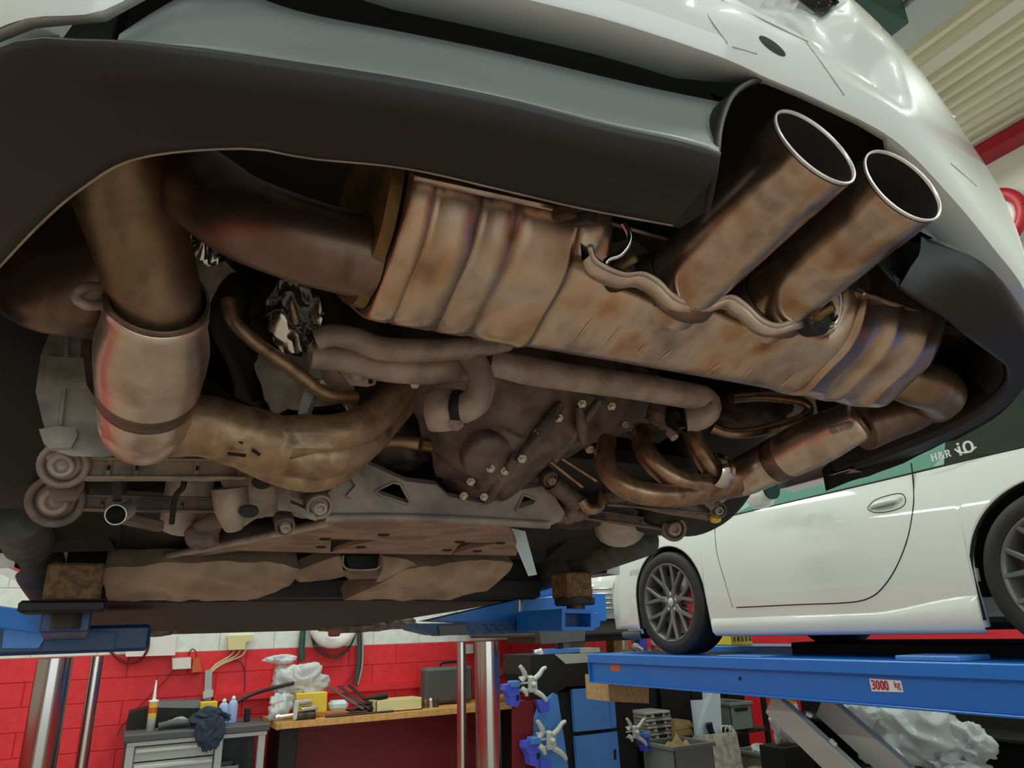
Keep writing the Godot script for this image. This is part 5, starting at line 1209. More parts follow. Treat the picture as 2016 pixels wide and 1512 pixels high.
func build_coupe(PT: float):
	var half := 0.86
	var o := Vector3(4.02, PT, -1.44)
	var cp := thing("white_coupe", o, "white coupe with dark mesh wheels and window stickers standing on the blue platform", "car")
	var T := Transform3D(Basis(), o)
	var F := func(px, py, off): # the flank under a pixel
		var p := qx(px, py, o.x - half)
		for k in 6:
			var l := p - o
			p = qx(px, py, o.x - flank_x(l.z, l.y, half) - off)
		return p
	for s in [-1, 1]:
		var st := mb(); side_skin(st, T, s, half, 0.0, 3.2, 0.95); put(st, "side_panel", M.white, cp, "glossy white flank")
		# sill extension
		var rows := []
		for i in 41:
			var z := lerpf(-0.37, -1.98, i / 40.0)
			var top := 0.20 + 0.05 * smoothstep(-0.9, -0.4, z)
			var r := PackedVector3Array()
			for e in [[top + 0.012, -0.004], [top, 0.008], [0.17, 0.016], [0.13, 0.012], [0.11, -0.01], [0.105, -0.12]]:
				r.append(T * Vector3(s * (flank_x(z, maxf(e[0], 0.13), half) + e[1]), e[0], z))
			rows.append(r)
		st = mb(); grid(st, rows, false, 0); put(st, "sill_skirt", M.white, cp, "white side skirt")
		# arch trims
		for az in [0.0, -2.352]:
			var pts := []
			var ra := 0.376 if az == 0.0 else 0.354
			for k in 19:
				var a := PI * (k - 1) / 16
				var z: float = az + (cos(clampf(a, 0, PI))) * ra
				var y := 0.325 + sin(clampf(a, 0, PI)) * ra if k > 0 and k < 18 else 0.16
				pts.append(T * Vector3(s * (flank_x(z, y, half) - 0.014), y, z))
			st = mb(); tube(st, pts, [0.009], 70, 8); put(st, "arch_edge", M.gap if az == 0.0 else M.black, cp)
		for az in [0.0, -2.352]:
			var barrel := []
			for k in 15:
				var a := -0.2 + k * (PI + 0.4) / 14
				barrel.append(PackedVector3Array([T * Vector3(s * 0.55, 0.325 + sin(a) * 0.37, az + cos(a) * 0.37), T * Vector3(s * 0.70, 0.325 + sin(a) * 0.37, az + cos(a) * 0.37), T * Vector3(s * 0.83, 0.325 + sin(a) * 0.372, az + cos(a) * 0.372)]))
			st = mb(); grid(st, barrel); put(st, "arch_liner", M.black, cp)
		wheel(cp, T * Vector3(s * 0.735, 0.325, 0.0), s, 0.325, 0.27, M.rim_grey, 7, 0.245)
		wheel(cp, T * Vector3(s * 0.735, 0.322, -2.352), s, 0.322, 0.235, M.rim_grey, 7, 0.245)
		# side window and door glass
		var rowsg := []
		for i in 25:
			var z := lerpf(0.35, -1.75, i / 24.0)
			var r := PackedVector3Array()
			var b := flank_top(z)
			var topy := minf(1.26, b + 0.02 + 0.5 * minf(1.0, (0.5 - z) / 0.6) * minf(1.0, (z + 1.8) / 0.75))
			for k in 5:
				var t := k / 4.0
				r.append(T * Vector3(s * (flank_x(z, b, half) - 0.012 - 0.20 * t * clampf((topy - b) / 0.42, 0.1, 1)), lerpf(b + 0.004, topy, t), z))
			rowsg.append(r)
		st = mb(); grid(st, rowsg.slice(0, 10), false, 0); put(st, "quarter_glass", M.glass_dark, cp, "dark rear side glass")
		st = mb(); grid(st, rowsg.slice(9), false, 0); put(st, "door_glass", M.glass_green, cp, "green tinted door glass")
		# belt seal
		var seal := []
		for i in 12:
			var z := lerpf(0.3, -1.8, i / 11.0)
			seal.append(T * Vector3(s * (flank_x(z, flank_top(z), half) - 0.004), flank_top(z) + 0.004, z))
		st = mb(); tube(st, seal, [0.006], 40, 6); put(st, "belt_seal", M.black, cp)
	# door gaps on the near flank, handle, marker
	var st := mb(); tube(st, [[1794, 912], [1799, 960], [1798, 1000], [1787, 1060], [1764, 1118], [1735, 1160], [1705, 1180], [1660, 1187], [1580, 1190], [1450, 1196]].map(func(p): return F.call(p[0], p[1], -0.001)), [0.0035], 80, 6); put(st, "door_gap", M.gap, cp, "dark door gap")
	st = mb(); tube(st, [[1443, 1196], [1426, 1140], [1412, 1090], [1408, 1050], [1408, 1020]].map(func(p): return F.call(p[0], p[1], -0.001)), [0.0025], 40, 6); put(st, "door_gap", M.gap, cp)
	var hnd := holder(cp, "door_handle")
	st = mb(); tube(st, [[1708, 1000], [1722, 985], [1750, 975], [1775, 972], [1783, 985], [1776, 998], [1750, 1007], [1722, 1009], [1708, 1002]].map(func(p): return F.call(p[0], p[1], 0.0)), [0.0022], 40, 6); put(st, "handle_seal", M.gap, hnd)
	st = mb(); tube(st, [F.call(1714, 999, 0.004), F.call(1728, 993, 0.016), F.call(1750, 987, 0.02), F.call(1768, 984, 0.012)], [0.008, 0.014, 0.013, 0.009], 18, 12); put(st, "handle_grip", M.white, hnd)
	st = mb(); slab(st, [F.call(1712, 1002, 0.002), F.call(1726, 988, 0.002), F.call(1765, 984, 0.002), F.call(1758, 1000, 0.002), F.call(1728, 1006, 0.002)], Vector3(0.002, 0, 0)); put(st, "handle_cup", M.sill_grey, hnd)
	st = mb(); lathe(st, F.call(1774, 983, 0.0), Vector3(-1, 0, 0), [[0, 0.010], [0.003, 0.010], [0.003, 0.0005]], 14, -1); put(st, "handle_lock", M.rim_light, hnd)
	# nose: bumper, lip, bonnet, roof, tail
	var rows := []
	for i in 15:
		var a := lerpf(0.0, PI, i / 14.0)
		var r := PackedVector3Array()
		for e in [[0.13, 0.0], [0.2, 0.05], [0.35, 0.06], [0.5, 0.04], [0.6, -0.06], [0.68, -0.22]]:
			r.append(T * Vector3(-cos(a) * (0.80 + e[1] * 0.3), e[0], -2.70 - pow(sin(a), 0.6) * (0.45 + e[1])))
		rows.append(r)
	st = mb(); grid(st, rows, false, 0); put(st, "front_bumper", M.white, cp, "white front bumper")
	rows = []
	for i in 15:
		var a := lerpf(0.0, PI, i / 14.0)
		rows.append(PackedVector3Array([T * Vector3(-cos(a) * 0.80, 0.15, -2.72 - pow(sin(a), 0.6) * 0.45), T * Vector3(-cos(a) * 0.82, 0.135, -2.72 - pow(sin(a), 0.6) * 0.53), T * Vector3(-cos(a) * 0.81, 0.10, -2.72 - pow(sin(a), 0.6) * 0.52), T * Vector3(-cos(a) * 0.79, 0.09, -2.72 - pow(sin(a), 0.6) * 0.4)]))
	st = mb(); grid(st, rows, false, 0); put(st, "front_lip", M.grey_dark, cp, "dark grey front lip")
	st = mb(); slab(st, [F.call(1240, 1124, 0.004), F.call(1256, 1120, 0.004), F.call(1254, 1130, 0.004), F.call(1239, 1134, 0.004)], Vector3(0.003, 0, 0)); put(st, "side_marker", M.lens, cp)
	rows = []
	for p in [[0.95, 0.60, 0.70], [0.5, 0.80, 0.76], [0.3, 0.95, 0.62], [-0.2, 1.18, 0.56], [-0.75, 1.27, 0.54], [-1.1, 1.25, 0.55], [-1.7, 0.90, 0.63], [-1.95, 0.80, 0.72], [-2.5, 0.75, 0.74], [-2.9, 0.66, 0.66], [-3.12, 0.55, 0.55]]:
		var r := PackedVector3Array()
		for k in 13:
			var t := k / 6.0 - 1.0
			r.append(T * Vector3(t * p[2] * 1.03, p[1] - 0.05 * pow(absf(t), 3.0) + 0.02, p[0]))
		rows.append(r)
	st = mb(); grid(st, rows, false, 0); put(st, "roof_and_bonnet", M.white, cp)
	st = mb(); abox(st, T * Vector3(-0.7, 0.12, -3.0), T * Vector3(0.7, 0.17, 0.6), 0.02); put(st, "floor_pan", M.black, cp)
	# mirror
	var mr := holder(cp, "mirror")
	st = mb(); blob(st, qx(1497, 976, 3.05), Vector3(0.05, 0.07, 0.09), 4, 0.1, 2.4); put(st, "mirror_shell", M.white, mr)
	st = mb(); lathe(st, qx(1500, 966, 3.0) + Vector3(0, 0, 0.06), Vector3(0, 0, 1), [[0, 0.06], [0.012, 0.058], [0.012, 0.001]], 20, -1); put(st, "mirror_glass", M.glass_dark, mr)
	# stickers on the quarter glass
	var fb := Basis(Vector3(0, 0, 1), Vector3.UP, Vector3(-1, 0, 0))
	var xg := o.x - half + 0.075
	text("glass_sticker", "H&R", cp, Transform3D(fb * Basis(Vector3.BACK, 0.05), qx(1852, 897, xg - 0.012)), 0.034, M.sticker_white)
	text("glass_sticker", "iO", cp, Transform3D(fb * Basis(Vector3.BACK, 0.05), qx(1901, 882, xg - 0.004)), 0.055, M.sticker_white)
	st = mb(); tube(st, [qx(1880, 884, xg - 0.003), qx(1890, 891, xg - 0.003), qx(1908, 890, xg - 0.003), qx(1922, 880, xg - 0.003)], [0.004], 12, 5); put(st, "glass_sticker", M.sticker_white, cp)

# ---------------------------------------------------------------- benches along the front wall
const BT := 0.88
func build_benches():
	# steel drawer cabinet bench
	var a := Vector3(0.20, 0, -7.14)
	var w1 := 1.10
	var cb := thing("drawer_bench", Vector3(0.75, 0, -7.45), "grey steel drawer bench with dark top beside the wooden workbench", "workbench")
	var st := mb(); abox(st, Vector3(a.x - 0.03, BT - 0.055, -7.8), Vector3(a.x + w1 + 0.02, BT, -7.12), 0.006); put(st, "worktop", M.grey_dark, cb, "dark worn worktop")
	for x in [a.x, a.x + 0.68, a.x + w1 - 0.07]:
		st = mb(); abox(st, Vector3(x, 0, -7.2), Vector3(x + 0.06, BT - 0.055, -7.14), 0.004); put(st, "post", M.grey_metal, cb)
	st = mb(); abox(st, Vector3(a.x, BT - 0.09, -7.19), Vector3(a.x + w1, BT - 0.055, -7.135), 0.004); put(st, "top_rail", M.grey_metal, cb)
	for k in 6:
		var y := BT - 0.10 - k * 0.12
		var dr := holder(cb, "drawer")
		st = mb(); abox(st, Vector3(a.x + 0.065, y - 0.11, -7.7), Vector3(a.x + 0.675, y, -7.17), 0.004); put(st, "drawer_front", M.grey_metal, dr)
		st = mb(); abox(st, Vector3(a.x + 0.07, y - 0.045, -7.18), Vector3(a.x + 0.67, y - 0.015, -7.145), 0.006); put(st, "drawer_pull", M.pale_metal, dr)
	st = mb(); abox(st, Vector3(a.x, 0.02, -7.78), Vector3(a.x + w1, BT - 0.06, -7.74), 0.0); put(st, "back_panel", M.grey_dark, cb)
	st = mb(); abox(st, Vector3(a.x + 0.74, 0.30, -7.7), Vector3(a.x + w1 - 0.08, 0.34, -7.2), 0.003); put(st, "shelf", M.grey_dark, cb)
	st = mb(); open_box(st, Vector3(a.x + 0.77, 0.47, -7.3), Vector3(0.24, 0.20, 0.3), 0.01); solo(st, "storage_bin", M.crate, "grey plastic bin inside the open bay of the drawer bench", "bin")
	# wooden workbench
	var wb := thing("wooden_workbench", Vector3(2.68, 0, -7.45), "workbench with thick light wooden top and dark red front", "workbench")
	st = mb(); slab(st, [Vector3(1.37, BT - 0.055, -7.08), Vector3(1.42, BT - 0.055, -7.13), Vector3(4.0, BT - 0.055, -7.13), Vector3(4.0, BT - 0.055, -7.82), Vector3(1.37, BT - 0.055, -7.82)], Vector3(0, 0.055, 0)); put(st, "worktop", M.bench_wood, wb, "light wooden worktop")
	for x in [1.42, 3.78]:
		st = mb(); abox(st, Vector3(x, 0, -7.75), Vector3(x + 0.16, BT - 0.055, -7.2), 0.006); put(st, "leg", M.black, wb)
	st = mb(); abox(st, Vector3(1.58, 0.05, -7.66), Vector3(3.78, BT - 0.06, -7.62), 0.004); put(st, "back_panel", M.red_panel, wb, "dark red panel")
	st = mb(); abox(st, Vector3(1.58, BT - 0.14, -7.62), Vector3(3.78, BT - 0.055, -7.58), 0.004); put(st, "apron", M.red_panel, wb)
	# things on the drawer bench
	var c := foot(297, 1428, 7.35)
	var k := per(297, 1428, 7.35)            # metres per pixel there
	var ct := thing("sealant_tube", c, "sealant cartridge with long white nozzle standing on the drawer bench", "cartridge")
	st = mb(); lathe(st, c, Vector3.UP, [[0, 0.001], [0, 7.5 * k], [52 * k, 7.5 * k], [54 * k, 6 * k], [55 * k, 3 * k]], 20); put(st, "cartridge", M.translucent, ct)
	st = mb(); lathe(st, c, Vector3.UP, [[24 * k, 7.7 * k], [50 * k, 7.7 * k]], 20); put(st, "cartridge_label", M.yellow, ct)
	st = mb(); lathe(st, c, Vector3.UP, [[32 * k, 7.9 * k], [42 * k, 7.9 * k]], 20); put(st, "label_band", M.orange, ct)
	st = mb(); lathe(st, c, Vector3.UP, [[52 * k, 9 * k], [55 * k, 9 * k], [56 * k, 3.4 * k], [60 * k, 3.2 * k], [92 * k, 1.0 * k], [92 * k, 0.0005]], 14); put(st, "nozzle", M.sticker_white, ct)
	var tr := thing("black_tray", foot(325, 1415, 7.6), "black plastic tray part lying at the back of the drawer bench", "tray")
	st = mb(); slab(st, [Vector3(q(252, 1415, 7.5).x, BT, -7.5), Vector3(q(256, 1400, 7.5).x, BT + 0.14, -7.5), Vector3(q(300, 1394, 7.5).x, BT + 0.17, -7.5), Vector3(q(398, 1390, 7.5).x, BT + 0.13, -7.5), Vector3(q(400, 1410, 7.5).x, BT, -7.5)], Vector3(0, 0, -0.3)); put(st, "tray_body", M.black, tr)
	st = mb(); slab(st, [Vector3(q(300, 1392, 7.5).x, BT + 0.17, -7.5), Vector3(q(398, 1388, 7.5).x, BT + 0.135, -7.5), Vector3(q(396, 1382, 7.5).x, BT + 0.20, -7.55), Vector3(q(304, 1386, 7.5).x, BT + 0.215, -7.55)], Vector3(0, 0, -0.2)); put(st, "tray_rim", M.grey_dark, tr)
	st = mb(); tube(st, [foot(312, 1430, 7.32) + Vector3(0, 0.03, 0), foot(345, 1426, 7.32) + Vector3(0, 0.045, 0), foot(396, 1422, 7.32) + Vector3(0, 0.03, 0)], [0.03], 14, 10); solo(st, "rubber_moulding", M.grey_dark, "dark rubber moulding lying in front of the black tray", "rubber part")
	st = mb(); crumple(st, foot(353, 1415, 7.4) + Vector3(0, 0.045, 0), Vector3(0.09, 0.045, 0.04), 8, 0.6, 1.0); solo(st, "paper_scrap", M.case_grey, "crumpled pale paper beside the black tray", "paper")
	st = mb(); rect(st, 340, 1388, 357, 1398, 7.7, 0.08, 0.012); solo(st, "small_motor", M.cast_dark, "small brown motor lying behind the black tray", "part")
	st = mb(); rect(st, 396, 1382, 428, 1424, 7.42, 0.12, 0.006); var yb := solo(st, "cream_carton", M.cream, "cream and yellow carton beside the two blue bottles", "box")
	st = mb(); rect(st, 395, 1381, 429, 1397, 7.415, 0.13, 0.004); put(st, "carton_lid", M.yellow, yb)
	for e in [[438, 1421, 46.0, "shorter pale blue plastic bottle next to the cream carton"], [456, 1421, 50.0, "taller pale blue plastic bottle standing away from the cream carton"]]:
		c = foot(e[0], e[1], 7.4); k = per(e[0], e[1], 7.4)
		var H: float = e[2] * k
		var bt := thing("plastic_bottle", c, e[3], "bottle", "pale blue bottles on the drawer bench")
		st = mb(); lathe(st, c, Vector3.UP, [[0, 0.001], [0, 8.2 * k], [2 * k, 9 * k], [H * 0.68, 9 * k], [H * 0.80, 7 * k], [H * 0.86, 3.5 * k]], 20, 0, 0.8); put(st, "bottle_body", M.bottle, bt)
		st = mb(); lathe(st, c, Vector3.UP, [[H * 0.86, 3.5 * k], [H * 0.88, 4 * k], [H * 0.94, 3.6 * k], [H, 1.5 * k], [H, 0.0005]], 16); put(st, "bottle_cap", M.sticker_white, bt)
	st = mb(); crumple(st, foot(420, 1432, 7.22) + Vector3(0, 0.07, 0), Vector3(0.14, 0.07, 0.07), 12, 0.6, 1.0, 64, 40, -0.9)
	crumple(st, foot(412, 1436, 7.09) + Vector3(0, -0.02, 0), Vector3(0.09, 0.13, 0.035), 13, 0.6, 1.0, 64, 40, -1.5); solo(st, "blue_rag", M.cloth, "dark blue rag hanging over the front edge of the drawer bench", "rag")
	st = mb(); rect(st, 481, 1394, 494, 1421, 7.4, 0.06, 0.006); solo(st, "black_block", M.black, "small upright black block near the open end of the drawer bench", "block")
	# things on the wooden workbench
	k = per(590, 1350, 7.45)
	st = mb(); crumple(st, q(592, 1348, 7.45), Vector3(52 * k, 42 * k, 0.16), 21, 0.6, 1.0, 64, 40, -2.0)
	crumple(st, q(550, 1300, 7.5), Vector3(34 * k, 9 * k, 0.07), 22, 0.6, 1.0, 64, 40, -2.0)
	crumple(st, q(552, 1392, 7.35), Vector3(26 * k, 24 * k, 0.08), 23, 0.6, 1.0, 64, 40, -0.95); solo(st, "plastic_bag", M.bag_milky, "crumpled clear plastic bag heaped on the wooden workbench", "plastic bag")
	st = mb(); rect(st, 582, 1362, 645, 1406, 7.28, 0.12, 0.006); solo(st, "yellow_carton", M.yellow, "yellow carton in front of the plastic bag", "box")
	c = foot(590, 1412, 7.2); k = per(590, 1412, 7.2)
	var mp := thing("actuator", c, "metal actuator with chrome fittings in front of the yellow carton", "engine part")
	st = mb(); rod(st, c + Vector3(-6, 7, 0) * k, c + Vector3(30, 7, 0) * k, 8 * k, 18); put(st, "actuator_body", M.cast_dark, mp)
	st = mb(); rod(st, c + Vector3(-6, 31, 0) * k, c + Vector3(22, 32, 0) * k, 5.5 * k, 16); put(st, "actuator_head", M.cast_pipe, mp)
	st = mb(); rod(st, c + Vector3(2, 19, 1) * k, c + Vector3(34, 20, 1) * k, 5 * k, 16); put(st, "actuator_arm", M.chrome, mp)
	st = mb(); obox(st, c + Vector3(-10, 2, 2) * k, c + Vector3(-8, 36, 2) * k, 8 * k, 8 * k, Vector3.BACK); put(st, "bracket", M.pale_metal, mp)
	st = mb(); rod(st, c + Vector3(-42, 9, 0) * k, c + Vector3(-8, 10, 0) * k, 4 * k, 12); put(st, "fitting", M.chrome, mp)
	st = mb(); lathe(st, c + Vector3(-40, 9, 0) * k, Vector3(-1, 0, 0), [[0, 6 * k], [7 * k, 6 * k], [8 * k, 0.0005]], 6, -1); put(st, "fitting_nut", M.chrome, mp)
	st = mb(); rect(st, 650, 1378, 687, 1402, 7.3, 0.14, 0.03); solo(st, "white_pot", M.pale_panel, "small white plastic tub between the yellow carton and black tools", "tub")
	for e in [[690, 1388, 735, 1384, 3.0, "thin black screwdriver pointing at the white tub"], [688, 1398, 742, 1392, 5.0, "thick black handled tool lying by the cream tray"], [716, 1376, 762, 1370, 6.5, "fat black grip tool lying behind the cream tray"]]:
		var p0 := q(e[0], e[1], 7.35)
		var p1 := q(e[2], e[3], 7.35)
		k = per(700, 1390, 7.35)
		st = mb(); tube(st, [p0, p0.lerp(p1, 0.35), p0.lerp(p1, 0.45), p1], [e[4] * 0.4 * k, e[4] * 0.45 * k, e[4] * k, e[4] * 0.9 * k], 16, 12); solo(st, "hand_tool", M.black, e[5], "tool", "tools on the wooden workbench")
	for n in 3:
		st = mb(); obox(st, q(646 + n * 20, 1352 - n * 2, 7.6), q(716 + n * 12, 1396, 7.3), 0.05, 0.012); solo(st, "trim_strip", [M.grey_dark, M.cable, M.black][n], ["dark grey trim strip leaning over the black tools", "brown trim strip leaning over the black tools", "black trim strip leaning over the black tools"][n], "trim strip", "trim strips on the workbench")
	st = mb(); rect(st, 690, 1396, 740, 1402, 7.3, 0.2, 0.01); solo(st, "tool_wallet", M.black, "flat black tool wallet under the tools by the cream tray", "tool wallet")
	c = foot(778, 1399, 7.35)
	st = mb(); open_box(st, c + Vector3(0, 0.055, 0), Vector3(0.48, 0.11, 0.25), 0.014); solo(st, "cream_tray", M.cream, "shallow cream plastic tray on the wooden workbench", "tray")
	for n in 4:
		c = foot(828 + n * 10, 1391, 7.35)
		st = mb(); lathe(st, c, Vector3.UP, [[0, 0.001], [0, 0.028 + 0.004 * (n % 2)], [0.05 + 0.01 * n, 0.024], [0.07 + 0.01 * n, 0.012], [0.07 + 0.01 * n, 0.0005]], 12, -1); solo(st, "metal_fitting", [M.chrome, M.flange, M.bolt_m, M.cast_dark][n], ["short chrome fitting next to the cream tray", "low rusty fitting in the row beside the cream tray", "pale steel fitting in the row beside the tool case", "tall dark fitting next to the tool case"][n], "fitting", "small fittings on the workbench")
	var cs := thing("tool_case", foot(885, 1388, 7.5), "tall dark grey tool case at the back of the wooden workbench", "case")
	st = mb(); rect(st, 838, 1310, 932, 1388, 7.48, 0.2, 0.03); put(st, "case_shell", M.grey_dark, cs)
	st = mb(); tube(st, [q(868, 1312, 7.55), q(870, 1305, 7.55), q(900, 1303, 7.55), q(902, 1310, 7.55)], [0.014], 20, 8); put(st, "case_handle", M.black, cs)
	st = mb(); tube(st, [q(446, 1398, 7.5), q(470, 1380, 7.5), q(510, 1362, 7.5), q(578, 1345, 7.3)], [0.018], 24, 8); solo(st, "hose_length", M.cable, "dark brown hose running from the drawer bench into the plastic bag", "hose")
	st = mb(); tube(st, [foot(640, 1404, 7.2) + Vector3(0, 0.01, 0), foot(665, 1410, 7.18) + Vector3(0, 0.01, 0), foot(720, 1408, 7.2) + Vector3(0, 0.01, 0), foot(775, 1402, 7.2) + Vector3(0, 0.01, 0)], [0.01], 24, 8); solo(st, "black_lead", M.cable, "thin black lead curling along the front of the wooden worktop", "cable")
	st = mb(); tube(st, [foot(975, 1382, 7.3) + Vector3(0, 0.04, 0), foot(1000, 1382, 7.3) + Vector3(0, 0.05, 0), foot(1022, 1382, 7.25) + Vector3(0, 0.04, 0)], [0.03, 0.04, 0.03], 10, 10); solo(st, "wood_offcut", M.bench_wood, "rounded wooden offcut on the bench end beside the wheel clamp", "wood")
	build_wall_fittings()

func per(x: float, y: float, w: float) -> float:      # metres per pixel at the plane z = -w
	return w / (-ray(x, y).z) / 1390.0
func foot(x: float, y: float, w: float) -> Vector3:   # on the bench top under a pixel column, w deep
	return Vector3(q(x, y, w).x, BT, -w)
func rect(st: SurfaceTool, x0: float, y0: float, x1: float, y1: float, w: float, deep: float, ch: float):
	var a := q(x0, y1, w)
	var b := q(x1, y0, w)
	abox(st, Vector3(a.x, maxf(a.y, BT), -w - deep), Vector3(b.x, b.y, -w), ch)
func open_box(st: SurfaceTool, c: Vector3, s: Vector3, t: float, lipw := 0.0):
	var h := s / 2
	abox(st, c - h, c + Vector3(h.x, -h.y + t, h.z), 0.003)
	abox(st, c - h, c + Vector3(-h.x + t, h.y, h.z), 0.003)
	abox(st, c + Vector3(h.x - t, -h.y, -h.z), c + h, 0.003)
	abox(st, c - h, c + Vector3(h.x, h.y, -h.z + t), 0.003)
	abox(st, c + Vector3(-h.x, -h.y, h.z - t), c + h, 0.003)
	if lipw > 0.0:
		for e in [-1, 1]:
			abox(st, c + Vector3(-h.x - lipw, h.y - 0.03, e * h.z - 0.005), c + Vector3(h.x + lipw, h.y, e * h.z + e * lipw), 0.003)
			abox(st, c + Vector3(e * h.x, h.y - 0.03, -h.z), c + Vector3(e * (h.x + lipw), h.y, h.z), 0.003)

func build_wall_fittings():
	var W := 7.895
	var on := func(x, y, out := 0.0): return q(x, y, W - out)
	var panel := func(called, px, out, m, label, cat, grp := ""):
		var st := mb(); slab(st, px.map(func(p): return on.call(p[0], p[1], out)), Vector3(0, 0, -out)); return solo(st, called, m, label, cat, grp)
	panel.call("distribution_box", [[243, 1252], [352, 1250], [346, 1258], [345, 1290], [248, 1293]], 0.09, M.sticker_white, "white distribution box on the wall with a red cable", "box")
	var st := mb(); tube(st, [on.call(293, 1258, 0.11), on.call(290, 1280, 0.11), on.call(275, 1300, 0.06), on.call(255, 1305, 0.04), on.call(235, 1298, 0.03), on.call(215, 1280, 0.03)], [0.012], 40, 8); solo(st, "red_cable", M.red_panel, "dark red cable drooping below the white distribution box", "cable")
	var sk: Node3D = panel.call("socket_box", [[339, 1296], [376, 1294], [376, 1316], [340, 1318]], 0.07, M.translucent, "white double socket on the red wall above the drawer bench", "socket")
	panel.call("plug", [[381, 1297], [393, 1295], [397, 1322], [378, 1324], [379, 1310]], 0.08, M.orange, "orange plug hanging beside the white double socket", "plug")
	st = mb(); tube(st, [on.call(385, 1298, 0.05), on.call(386, 1284, 0.04), on.call(378, 1278, 0.03), on.call(370, 1290, 0.03)], [0.006], 20, 6); solo(st, "plug_lead", M.red_panel, "short red lead of the orange plug", "cable")
	st = mb(); tube(st, [on.call(345, 1316, 0.02), on.call(320, 1345, 0.02), on.call(280, 1385, 0.02), on.call(240, 1430, 0.02), on.call(230, 1450, 0.02)], [0.004], 24, 6); solo(st, "wall_lead", M.cable, "thin dark lead running down the red wall behind the sealant tube", "cable")
	panel.call("junction_box", [[448, 1252], [500, 1250], [494, 1262], [484, 1264], [482, 1278], [450, 1280]], 0.08, M.cream, "cream junction box on the white blocks above three cables", "box")
	for k in 3:
		st = mb(); tube(st, [on.call(462 + k * 11, 1280, 0.03), on.call(452 + k * 11, 1292, 0.03), on.call(425 + k * 6, 1308, 0.03), on.call(412 + k * 2, 1325, 0.03), on.call(410 + k * 2, 1345, 0.03)], [0.008], 26, 6); solo(st, "cream_cable", M.cable_cream, ["cream cable running into the grey conduit, outer of three","middle of three cream cables below the junction box","cream cable nearest the thin arching cord, of three"][k], "cable", "cream cables on the wall")
	panel.call("conduit", [[404, 1320], [418, 1318], [416, 1378], [402, 1380]], 0.04, M.grey_metal, "grey vertical conduit on the red wall", "conduit")
	panel.call("conduit_bracket", [[400, 1362], [420, 1358], [419, 1372], [400, 1376]], 0.055, M.pale_metal, "pale bracket across the grey conduit", "bracket")
	st = mb(); tube(st, [on.call(455, 1300, 0.02), on.call(474, 1304, 0.02), on.call(481, 1320, 0.02), on.call(482, 1345, 0.02), on.call(481, 1362, 0.02)], [0.005], 26, 6); solo(st, "thin_cord", M.cable, "thin brown cord arching beside the grey conduit", "cable")
	st = mb(); slab(st, [on.call(420, 1366, 0.05), on.call(840, 1338, 0.05), on.call(840, 1352, 0.05), on.call(420, 1382, 0.05)], Vector3(0, 0, -0.05)); solo(st, "cable_trunking", M.wall_red, "red painted trunking along the wall behind the workbenches", "trunking")
	st = mb(); slab(st, [on.call(982, 1318, 0.05), on.call(1042, 1315, 0.05), on.call(1042, 1326, 0.05), on.call(982, 1330, 0.05)], Vector3(0, 0, -0.05)); solo(st, "trunking_end", M.orange, "orange red trunking end between the piston and the black console", "trunking")
	# hose reel
	var rc: Vector3 = on.call(657, 1225, 0.1)
	var hr := thing("hose_reel", rc, "white round hose reel high on the wall behind the lift", "hose reel")
	st = mb(); lathe(st, rc + Vector3(0, 0, -0.08), Vector3(0, 0, 1), [[0, 0.24], [0.02, 0.26], [0.12, 0.26], [0.14, 0.24], [0.14, 0.17], [0.10, 0.16], [0.10, 0.001]], 40, 0); put(st, "reel_drum", M.sticker_white, hr)
	st = mb(); box(st, Transform3D(Basis(), on.call(658, 1243, 0.22)), Vector3(0.12, 0.10, 0.06), 0.015); put(st, "reel_guide", M.red_panel, hr)
	for k in 3:
		st = mb(); tube(st, [on.call(612, 1243, 0.10), on.call(625 - k * 2, 1272 + k * 3, 0.10), on.call(655, 1290 + k * 3, 0.10), on.call(685, 1275 + k * 3, 0.10), on.call(702, 1245, 0.10)], [0.006], 40, 6); solo(st, "drooping_cable", M.cable, "thin dark cable drooping below the white hose reel", "cable", "cables drooping below the hose reel")
	st = mb(); tube(st, [on.call(597, 1236, 0.06), on.call(594, 1270, 0.06), on.call(594, 1302, 0.06)], [0.028, 0.032, 0.028], 16, 10); solo(st, "green_hose", M.hose_green, "dark green hose hanging left of the hose reel", "hose")
	for k in 4:
		st = mb(); tube(st, [on.call(704 + k * 3, 1236, 0.07), on.call(705 + k * 3, 1280, 0.07), on.call(703 + k * 3, 1315, 0.07), on.call(698 + k * 2, 1348, 0.06)], [0.011], 26, 8); solo(st, "hanging_hose", [M.hose_green, M.grey_dark, M.cable, M.grey_metal][k], ["green hose in the bundle hanging beside the hose reel", "dark grey hose in the bundle hanging beside the hose reel", "brown black hose in the bundle hanging beside the hose reel", "light grey hose in the bundle hanging beside the hose reel"][k], "hose", "hose bundle beside the reel")
	st = mb(); tube(st, [on.call(712, 1240, 0.05), on.call(706, 1300, 0.06), on.call(690, 1335, 0.06), on.call(672, 1352, 0.06)], [0.004], 26, 6); solo(st, "loose_cord", M.cable, "loose thin cord trailing from the hose bundle towards the workbench", "cable")
	panel.call("wall_switch", [[917, 1268], [932, 1268], [932, 1286], [917, 1287]], 0.05, M.sticker_white, "white switch box seen between the two chrome rods", "switch")
	panel.call("wall_strip", [[1000, 1268], [1003, 1268], [1003, 1312], [1000, 1312]], 0.02, M.wall_red, "thin red cover strip on the wall near the console", "strip")

